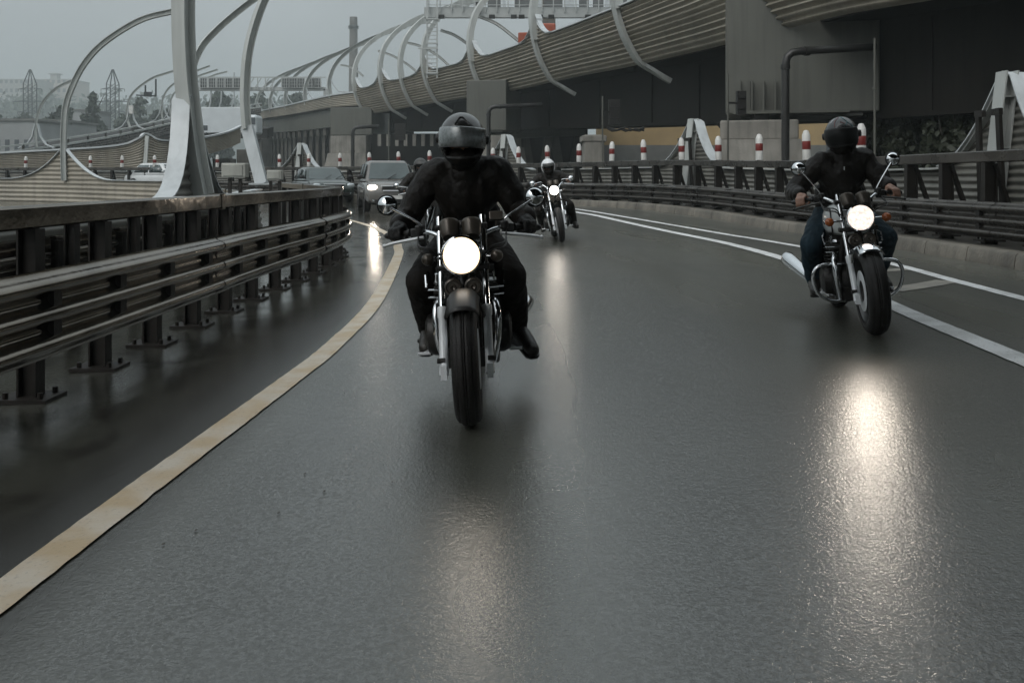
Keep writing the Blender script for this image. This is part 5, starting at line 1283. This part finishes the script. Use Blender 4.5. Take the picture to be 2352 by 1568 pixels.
    if o.get('visor'):
        v0, v1, vt, pitch, roll = o['visor']; RV = R3 @ Matrix.Rotation(radians(roll), 3, 'Y') @ Matrix.Rotation(radians(-pitch), 3, 'X')
        vs, fs = sphere_patch(RV, hc, lambda t, p: (hr[0] * 1.065, hr[1] * 1.07, hr[2] * 1.1), -vt, vt, v0, v1, 40, 14); q = MB(); q.add(vs, fs); vz = child(q.mesh('visor'), 'visor', o['visorm'], 60); vz.parent = hm; sm = vz.modifiers.new('t', 'SOLIDIFY'); sm.thickness = .003
        q = MB(); q.tube([vs[i] for i in range(41)], .0035, 6); cb(q, 'visor_edge', 'plastic').parent = hm
        for s in (-1, 1): q = MB(); q.lathe([(0, .016), (.022, .014), (.028, .006), (.028, -.01)], hc + RV @ V((s * hr[0] * 1.04, .0, .0)), RV @ V((s, 0, 0)), 20); cb(q, 'visor_pivot', 'plastic').parent = hm
    def on(t, p, k=1.012):
        r = rad(t, p); return hc + R3 @ V((sin(t) * cos(p) * r[0] * k, -cos(t) * cos(p) * r[1] * k, sin(p) * r[2] * k))
    if o.get('vent'):
        q = MB(); q.tube(smooth_path([on(-.36, .66), on(-.17, .98), on(0, 1.03), on(.17, .98), on(.40, .62)], 4), .0045, 6); cb(q, 'vent_edge', 'plastic').parent = hm
    for cm, pts in o.get('lines', ()):
        q = MB(); q.tube(smooth_path([on(t, p) for t, p in pts], 5), .0032, 6); cb(q, 'stripe', cm).parent = hm
    if kind == 'open':
        vs, fs = sphere_patch(R3, hc, lambda t, p: (hr[0] * 1.03, hr[1] * (1.03 + .22 * max(0, cos(t)) * (1 - (p - .25) / .3)), hr[2] * 1.0), -1.0, 1.0, .22, .5, 24, 6); q = MB(); q.add(vs, fs); pk = child(q.mesh('peak'), 'peak', o.get('peakm', o['helmm']), 60); pk.parent = hm; sm = pk.modifiers.new('t', 'SOLIDIFY'); sm.thickness = .004
        q = MB()
        for s in (-1, 1): q.tube([hc + R3 @ V((s * .098, -.05, -.06)), hc + R3 @ V((s * .07, -.06, -.14)), hc + R3 @ V((0, -.06, -.155))], .008, 6)
        cb(q, 'chin_strap', 'plastic').parent = hm
        if o.get('goggles'):
            vs, fs = sphere_patch(R3, hd + R3 @ V((0, 0, .012)), lambda t, p: (.092, .115, .12), -.95, .95, -.22, .24, 20, 6); q = MB(); q.add(vs, fs); gg = child(q.mesh('goggles'), 'goggles', 'visor_dark', 60); sm = gg.modifiers.new('t', 'SOLIDIFY'); sm.thickness = .012
    return B
def place(u, v, yaw, lean):
    g_ = G(u, v); return Matrix.Translation(g_) @ Matrix.Rotation(radians(yaw), 4, 'Z') @ Matrix.Rotation(radians(lean), 4, 'Y')
def joints(hw, z2, pelvis, chest, neck, head, sh, el, kn, an, to, dl=(0, 0, 0)):
    J = dict(pelvis=pelvis, chest=chest, neck=neck, head=head)
    for s, sg in (('L', 1), ('R', -1)):
        f = lambda p: (p[0] * sg, p[1], p[2]); tw = lambda p: p[s] if isinstance(p, dict) else p
        J['sh' + s] = (neck[0] + sg * sh[0], sh[1], sh[2]); J['el' + s] = f(tw(el)); gx = hw - .045
        J['grip' + s] = (sg * gx, .512, z2 + .007); J['ax' + s] = (sg * .127, .08, -.013); J['wr' + s] = (sg * (gx + .005), .612, z2 + .052)
        J['hip' + s] = (pelvis[0] + sg * .10, pelvis[1] - .02, pelvis[2] - .03); J['kn' + s] = f(tw(kn)); J['an' + s] = f(tw(an)); J['to' + s] = f(tw(to))
    return J
LENS_HOT = emit('headlamp_hot', (1, .93, .84), 11)
LENS_SOFT = emit('headlamp_soft', (1, .86, .76), 1.0)
# reflector facets in the softer lamp
nt = LENS_SOFT.node_tree; vn = nt.nodes.new('ShaderNodeTexVoronoi'); vn.inputs['Scale'].default_value = 55; tcn = nt.nodes.new('ShaderNodeTexCoord'); mrn = nt.nodes.new('ShaderNodeMapRange'); mrn.inputs[1].default_value = 0; mrn.inputs[2].default_value = .9; mrn.inputs[3].default_value = 1.7; mrn.inputs[4].default_value = .8
nt.links.new(tcn.outputs['Object'], vn.inputs['Vector']); nt.links.new(vn.outputs['Distance'], mrn.inputs[0]); nt.links.new(mrn.outputs[0], nt.nodes['Principled BSDF'].inputs['Emission Strength'])
# hot core, warm rim and flutes in the blazing lamp
nt = LENS_HOT.node_tree; tcn = nt.nodes.new('ShaderNodeTexCoord'); sub_ = nt.nodes.new('ShaderNodeVectorMath'); sub_.operation = 'DISTANCE'; sub_.inputs[1].default_value = (0, .075, .815); rr_ = nt.nodes.new('ShaderNodeValToRGB')
rr_.color_ramp.elements[0].position = .055; rr_.color_ramp.elements[0].color = (1, .95, .88, 1); rr_.color_ramp.elements[1].position = .1; rr_.color_ramp.elements[1].color = (.55, .33, .15, 1); e_ = rr_.color_ramp.elements.new(.08); e_.color = (.9, .72, .5, 1)
nt.links.new(tcn.outputs['Object'], sub_.inputs[0]); nt.links.new(sub_.outputs['Value'], rr_.inputs['Fac']); nt.links.new(rr_.outputs[0], nt.nodes['Principled BSDF'].inputs['Emission Color']); nt.nodes['Principled BSDF'].inputs['Emission Strength'].default_value = 3.2
# central rider
M1 = place(1080, 973, 1.5, -3.2)
m1_ = motorcycle('black motorcycle with a blazing round headlight in the middle of the lane', M1, dict(lens=LENS_HOT, muf={1: ((.2, .95, .24), (.36, 1.55, .36), .032, .052)}, bar=(.862, .925, .905, .395), mir=(.40, .47, 1.075), ind='gauge', tankm='black', tyre=.128, fx=.112, hr=.096, fendm='plastic'))
J1 = joints(.395, .905, (.01, 1.04, .83), (.025, .86, 1.12), (.025, .78, 1.27), (.02, .70, 1.405), (.185, .82, 1.215), (.328, .80, .985), (.245, .60, .64), {'L': (.27, .90, .30), 'R': (.235, .92, .32)}, {'L': (.35, .70, .205), 'R': (.255, .74, .245)})
person('rider in black with a wet grey full-face helmet, visor raised, on the central motorcycle', M1, J1, dict(helmet='full', helmm='helm_grey', visor=(-.34, .36, 1.42, 10, 5), visorm='visor', vent=True, hpitch=8, hyaw=2, vox=.0085, bulk=.99, open=(-.55, .25, 1.1)))
q = MB(); q.box((.185, .43, .985), (.075, .03, .05), Matrix.Rotation(radians(-25), 3, 'X')); q.bar((.185, .43, .93), (.185, .43, .97), .015, .015); build(q, 'phone_mount', M_['gauge'], m1_, local=True, bevel=.006)
q = MB(); q.tube([(-.19, .47, .93), (-.165, .50, .99), (-.15, .52, 1.05)], [.010, .022, .012], 10, flat=.4); build(q, 'fluid_cup', M_['chrome'], m1_, smooth=50, local=True)
# right-hand rider
M2 = place(2012, 768, -10, -6)
motorcycle('motorcycle with white tank, chrome crash bars and amber indicators on the right', M2, dict(lens=LENS_SOFT, bucket='chrome', muf={-1: ((.2, .92, .24), (.36, 1.62, .43), .04, .062), 1: ((.2, .92, .24), (.34, 1.62, .40), .04, .058)}, bar=(.88, .985, .965, .375), mir=(.345, .44, 1.225), mrot=14, ind='amber', indx=.20, leverm='engine', tankm='tank_white', tank=(.205, .34, .15), tankz=.80, stripe=True, crash=True, fendm='chrome', hz=.83, ew=.40, tyre=.145, fend0=30))
J2 = joints(.375, .965, (.02, 1.08, .84), (.06, .98, 1.14), (.075, .95, 1.30), (.085, .92, 1.445), (.18, .97, 1.235), (.34, .88, 1.04), (.275, .66, .62), (.245, .95, .30), (.275, .75, .235))
person('rider in black jacket, blue jeans and black helmet with bare hands, on the right', M2, J2, dict(helmet='full', helmm='helm_black', visor=(-.55, .33, 1.2, 0, 0), visorm='visor_dark', gloves=False, legm='jeans', droop=.8, scarf=True, vox=.0085, hyaw=-15, bulk=.98, zipm='alu',
       lines=(('teal', [(.15, 1.35), (.45, 1.0), (.62, .7), (.42, .5)]), ('teal', [(.62, .7), (.95, .35), (1.15, -.1)]), ('redline', [(-.15, 1.2), (-.35, .8), (-.3, .45)]), ('alu', [(-.55, 1.1), (-.75, .75)]), ('redline', [(.1, .75), (.38, .6)]))))
# far rider
LENS_3 = emit('headlamp_far', (1, .92, .82), 9)
M3 = place(1291, 556, 2, -8)
motorcycle('slim motorcycle with cream tank and lit headlight, farther back on the lane', M3, dict(lens=LENS_3, fender=False, muf={1: ((.2, .92, .24), (.27, 1.5, .32), .03, .045)}, bar=(.93, 1.06, 1.04, .36), mir=(.36, .44, 1.10), tankm='tank_cream', tank=(.13, .28, .12), hz=.93, hy=.16, hr=.085, ind='gauge', tyre=.11))
J3 = joints(.36, 1.04, (0, 1.06, .80), (0, .92, 1.06), (0, .86, 1.22), (0, .80, 1.36), (.20, .88, 1.165), (.40, .80, 1.05), (.28, .62, .60), {'L': (.34, .88, .26), 'R': (.24, .92, .28)}, {'L': (.37, .70, .2), 'R': (.26, .74, .22)})
person('rider with a white open-face helmet and brown-black jacket, farther back', M3, J3, dict(helmet='open', helmm='helm_white', open=(0, .12, 0), gloves=False, vox=.014, hpitch=6, goggles=True, scarf=True, peakm='plastic'))
# rider half hidden behind the central one
M4 = place(972, 566, 4, -3)
motorcycle('motorcycle mostly hidden behind the central rider, only mirror and bar showing', M4, dict(lens=M_['lamp_off'], muf={1: ((.2, .92, .24), (.27, 1.5, .32), .03, .045)}, bar=(.92, 1.0, .98, .38), mir=(.44, .42, 1.10), ind='gauge', mshell='chrome', tankm='black'))
J4 = joints(.38, .98, (0, 1.06, .82), (0, .96, 1.12), (0, .92, 1.29), (0, .88, 1.43), (.20, .94, 1.23), (.37, .84, 1.05), (.25, .62, .62), (.25, .92, .28), (.27, .72, .22))
person('rider in a dark brown helmet mostly hidden behind the central rider', M4, J4, dict(helmet='open', helmm='helm_brown', open=(0, .12, 0), vox=.014, hyaw=12, scarf=True, goggles=True))
# ---------------------------------------------------------------- cars
def car(name, lab, M, o):
    T = thing(name, lab, 'car', M=M, group='cars following the motorcycles'); L, W, H, hb = o['L'], o['W'], o['H'], o['hood']; pm = M_[o['paint']]
    B = lambda q, n, m, par=T, s=40, bv=0: build(q, n, M_[m] if isinstance(m, str) else m, par, smooth=s, local=True, bevel=bv)
    ST_ = [(0, .40, hb - .32, .80), (.05, .30, hb - .2, .90), (.22, .24, hb - .09, .97), (.7, .22, hb - .02, 1.0), (1.15, .22, hb + .04, 1.0), (L * .5, .22, hb + .06, 1.0), (L - .6, .22, hb + .06, 1.0), (L - .12, .28, hb + .0, .95), (L, .4, hb - .1, .86)]
    q = MB(); n = 28; vs = []
    for y, z0, z1, k in ST_:
        for j in range(n):
            a = 2 * pi * j / n; e = .42; x = W / 2 * k * math.copysign(abs(cos(a)) ** e, cos(a)); zz = (z0 + z1) / 2 + (z1 - z0) / 2 * math.copysign(abs(sin(a)) ** .55, sin(a)); vs.append(V((x, y, zz)))
    fs = [(i * n + j, i * n + (j + 1) % n, (i + 1) * n + (j + 1) % n, (i + 1) * n + j) for i in range(len(ST_) - 1) for j in range(n)] + [tuple(range(n)), tuple(reversed([(len(ST_) - 1) * n + j for j in range(n)]))]
    q.add(vs, fs)
    # cabin
    zb, zt = hb - .02, H; y0b, y0t, y1b, y1t = o['cab']; lv = []
    for t in (0, .25, .5, .75, .9, .97, 1.0):
        sh = 1 - .10 * max(0, (t - .85) / .15) ** 2; lv.append((zb + (zt - zb) * t, y0b + (y0t - y0b) * min(t, 1) + (.10 * max(0, (t - .85) / .15)), y1b + (y1t - y1b) * t - (.1 * max(0, (t - .85) / .15)), W / 2 * (.955 - .21 * t) * sh))
    def ring(z, a, b_, w): 
        out = []; m = 32
        for j in range(m):
            t = 2 * pi * j / m; e = .3; out.append(V((w * math.copysign(abs(cos(t)) ** e, cos(t)), (a + b_) / 2 + (b_ - a) / 2 * math.copysign(abs(sin(t)) ** e, sin(t)), z)))
        return out
    vs = []; [vs.extend(ring(*l)) for l in lv]; m = 32
    fs = [(i * m + j, i * m + (j + 1) % m, (i + 1) * m + (j + 1) % m, (i + 1) * m + j) for i in range(len(lv) - 1) for j in range(m)] + [tuple(range((len(lv) - 1) * m, len(lv) * m))]
    q.add(vs, fs); B(q, 'body', pm, s=35)
    at = lambda t: (zb + (zt - zb) * t, y0b + (y0t - y0b) * t, y1b + (y1t - y1b) * t, W / 2 * (.955 - .21 * t))
    q = MB(); g = []
    for t in (.10, .3, .5, .7, .88):
        z, a, b_, w = at(t); g += [V((w * s, a - .018 + .05 * abs(s) ** 3, z + .006)) for s in (-.86, -.6, -.3, 0, .3, .6, .86)]
    q.add(g, [(i * 7 + j, i * 7 + j + 1, (i + 1) * 7 + j + 1, (i + 1) * 7 + j) for i in range(4) for j in range(6)]); ws = B(q, 'windscreen', 'glass')
    q = MB(); z, a, b_, w = at(.1); 
    for s in (-.1, .45): q.tube([V((s * w, a - .035, z + .01)), V(((s + .35) * w, a + .06, z + .16))], .012, 6)
    B(q, 'wiper', 'plastic', ws)
    for sd in (-1, 1):
        for f0, f1 in ((.10, .47), (.51, .88)):
            q = MB(); g = []
            for t in (.14, .84):
                z, a, b_, w = at(t); g += [V((sd * (w + .014), a + (b_ - a) * f, z)) for f in (f0, f1)]
            q.add(g, [(0, 1, 3, 2)]); o_ = B(q, 'side_window', 'glass'); sm = o_.modifiers.new('t', 'SOLIDIFY'); sm.thickness = .012
        q = MB(); q.ell((sd * (W / 2 + .10), y0b + .18, hb + .12), (.10, .06, .075), 14, 10, e=.8); q.bar(V((sd * W / 2 * .93, y0b + .2, hb + .06)), V((sd * (W / 2 + .05), y0b + .18, hb + .09)), .05, .04); B(q, 'mirror', o.get('mirm', 'plastic'))
        lamp = MB(); lamp.ell((sd * W / 2 * .76, .085, hb - .22), (.155, .085, .085), 18, 12, e=.75); B(lamp, 'headlight', o['lamps'][0 if sd < 0 else 1])
        q = MB(); q.lathe([(0, -.02), (.06, -.02), (.06, .0), (0, .01)], (sd * W / 2 * .7, .03, .42), (0, 1, 0), 16); B(q, 'fog_lamp', 'lamp_off')
        for y in (.82, L - .8):
            q = MB(); q.lathe([(.0, -.11), (.25, -.11), (.30, -.09), (.325, -.05), (.325, .05), (.30, .09), (.25, .10), (.2, .07), (0, .07)], (sd * (W / 2 - .10), y, .325), (sd, 0, 0), 28); wl = B(q, 'wheel', 'tyre')
            q = MB(); q.lathe([(.21, .105), (.22, .085), (.06, .075), (.05, .1), (0, .1)], (sd * (W / 2 - .10), y, .325), (sd, 0, 0), 24); B(q, 'hubcap', 'rim', wl)
            q = MB(); q.lathe([(.30, .0), (.385, .0), (.385, .02), (.30, .02)], (sd * (W / 2 - .015), y, .34), (sd, 0, 0), 28, close=True); B(q, 'wheel_arch', 'plastic')
    q = MB(); q.box((0, .0, hb - .24), (W * .42, .06, .13)); B(q, 'grille', 'plastic', bv=.01)
    q = MB(); q.ribbeam([V((-W * .24, -.035, hb - .165)), V((W * .24, -.035, hb - .165))], .03, .03, (0, 1, 0)); q.ribbeam([V((-W * .2, -.03, hb - .315)), V((W * .2, -.03, hb - .315))], .03, .03, (0, 1, 0)); B(q, 'grille_trim', 'alu')
    q = MB(); q.box((0, .01, .36), (W * .7, .08, .12)); B(q, 'bumper_grille', 'plastic', bv=.01)
    q = MB(); q.box((0, -.035, .49), (.52, .02, .115)); B(q, 'number_plate', 'white')
    return T
def cplace(u, v, yaw): return Matrix.Translation(G(u, v)) @ Matrix.Rotation(radians(yaw), 4, 'Z')
LENS_C = emit('car_headlamp', (1, .88, .72), 6)
car('car', 'grey-brown tall car with one bright headlight, directly left of the central rider', cplace(905, 489, 14), dict(L=4.2, W=1.76, H=1.68, hood=1.02, cab=(1.0, 1.72, 4.1, 3.9), paint='suv', lamps=(LENS_C, M_['lamp_off'])))
car('car', 'dark green sedan with unlit lamps, leftmost of the two oncoming cars', cplace(768, 467, 25), dict(L=4.5, W=1.78, H=1.44, hood=.92, cab=(1.15, 1.95, 4.05, 3.4), paint='sedan', lamps=(M_['lamp_off'], M_['lamp_off'])))
pw = P(455, 405, 44.0); car('car', 'white car far left behind the tan noise barrier, only roof and windows showing', Matrix.Translation(V((pw.x, pw.y, h(pw.x, pw.y) + .08))) @ Matrix.Rotation(radians(62), 4, 'Z'), dict(L=4.4, W=1.76, H=1.47, hood=.95, cab=(1.1, 1.8, 4.0, 3.5), paint='whitecar', lamps=(M_['lamp_off'], M_['lamp_off']), mirm='whitecar'))
# ---------------------------------------------------------------- haze, sky, light, camera
q = MB(); q.box((0, 400, 40), (2800, 1300, 84)); hz_ = q.mesh('haze')
hm_ = bpy.data.materials.new('haze_air'); hm_.use_nodes = True; nt = hm_.node_tree
for n in list(nt.nodes):
    if n.type != 'OUTPUT_MATERIAL': nt.nodes.remove(n)
pvn = nt.nodes.new('ShaderNodeVolumePrincipled'); pvn.inputs['Color'].default_value = (.86, .94, .95, 1); pvn.inputs['Density'].default_value = .0009; pvn.inputs['Anisotropy'].default_value = .2
nt.links.new(pvn.outputs[0], nt.nodes['Material Output'].inputs['Volume'])
tag(link('haze', hz_, hm_), kind='stuff')
w = bpy.data.worlds.new('World'); sc.world = w; w.use_nodes = True; nt = w.node_tree; bg = nt.nodes['Background']
EL, AZ = radians(48), radians(215)
sk = nt.nodes.new('ShaderNodeTexSky'); sk.sky_type = 'NISHITA'; sk.sun_disc = False; sk.sun_elevation = EL; sk.sun_rotation = AZ; sk.air_density = 1.0; sk.dust_density = 8; sk.ozone_density = 1
hs = nt.nodes.new('ShaderNodeHueSaturation'); hs.inputs['Saturation'].default_value = .12
mx = nt.nodes.new('ShaderNodeMix'); mx.data_type = 'RGBA'; mx.inputs['Factor'].default_value = .72; mx.inputs['B'].default_value = (4.05, 4.55, 4.75, 1)     # even cloud deck over the clear sky
nt.links.new(sk.outputs[0], hs.inputs['Color']); nt.links.new(hs.outputs[0], mx.inputs['A']); tcw = nt.nodes.new('ShaderNodeTexCoord'); sxw = nt.nodes.new('ShaderNodeSeparateXYZ'); nt.links.new(tcw.outputs['Generated'], sxw.inputs[0])     # overcast: zenith brighter than horizon
mrw = nt.nodes.new('ShaderNodeMapRange'); mrw.inputs[1].default_value = 0; mrw.inputs[2].default_value = .9; mrw.inputs[3].default_value = .95; mrw.inputs[4].default_value = 2.7; nt.links.new(sxw.outputs['Z'], mrw.inputs[0])
cn = nt.nodes.new('ShaderNodeTexNoise'); cn.inputs['Scale'].default_value = 3.2; cn.inputs['Detail'].default_value = 5; nt.links.new(tcw.outputs['Generated'], cn.inputs['Vector'])
cm = nt.nodes.new('ShaderNodeMapRange'); cm.inputs[1].default_value = .3; cm.inputs[2].default_value = .7; cm.inputs[3].default_value = .9; cm.inputs[4].default_value = 1.08; nt.links.new(cn.outputs['Fac'], cm.inputs[0])
mm_ = nt.nodes.new('ShaderNodeMath'); mm_.operation = 'MULTIPLY'; nt.links.new(mrw.outputs[0], mm_.inputs[0]); nt.links.new(cm.outputs[0], mm_.inputs[1]); mrw = mm_
mw = nt.nodes.new('ShaderNodeVectorMath'); mw.operation = 'SCALE'; nt.links.new(mx.outputs['Result'], mw.inputs[0]); nt.links.new(mrw.outputs[0], mw.inputs['Scale'])
nt.links.new(mw.outputs[0], bg.inputs['Color']); bg.inputs['Strength'].default_value = .082
sl = bpy.data.lights.new('sun', 'SUN'); sl.energy = .5; sl.angle = radians(50); sl.color = (1, .97, .93); so = bpy.data.objects.new('sun', sl); C.objects.link(so)
dirv = V((sin(AZ) * cos(EL), cos(AZ) * cos(EL), sin(EL))); so.rotation_euler = dirv.to_track_quat('Z', 'Y').to_euler(); so.location = (0, 0, 60)
# headlight beams: the lamps that are lit in the photograph
def beam(name, M, p, power, spot, tgt, rad=.085, col=(1, .88, .74)):
    l = bpy.data.lights.new(name, 'SPOT'); l.energy = power; l.spot_size = radians(spot); l.spot_blend = .9; l.shadow_soft_size = rad; l.color = col
    o = bpy.data.objects.new(name, l); C.objects.link(o); a = M @ V(p); b_ = M @ V(tgt); o.location = a; o.rotation_euler = (a - b_).to_track_quat('Z', 'Y').to_euler()
beam('headlamp_beam', M1, (0, .03, .815), 1.6, 110, (0, -6, .3))
beam('headlamp_beam', M2, (0, .03, .83), 20, 100, (-.6, -4, .0))
beam('headlamp_beam', M3, (0, .09, .93), 6, 110, (0, -6, .2))
beam('headlamp_beam', cplace(905, 489, 14), (-.66, -.03, .80), 18, 110, (-.66, -10, .3))
cd = bpy.data.cameras.new('camera'); co = bpy.data.objects.new('camera', cd); C.objects.link(co); sc.camera = co
cd.sensor_width = 36; cd.lens = 36 * F / 2352; cd.shift_y = -(784 - VH) / 2352; cd.clip_end = 6000; cd.clip_start = .05
co.location = (0, 0, HC); co.rotation_euler = (pi / 2, 0, 0)
sc.view_settings.view_transform = 'Standard'; sc.view_settings.look = 'None'; sc.view_settings.gamma = 1; sc.view_settings.exposure = 0
cy = sc.cycles; cy.use_denoising = True; cy.max_bounces = 7; cy.volume_bounces = 1; cy.diffuse_bounces = 3; cy.glossy_bounces = 4; cy.sample_clamp_indirect = 6; cy.caustics_reflective = False; cy.caustics_refractive = False
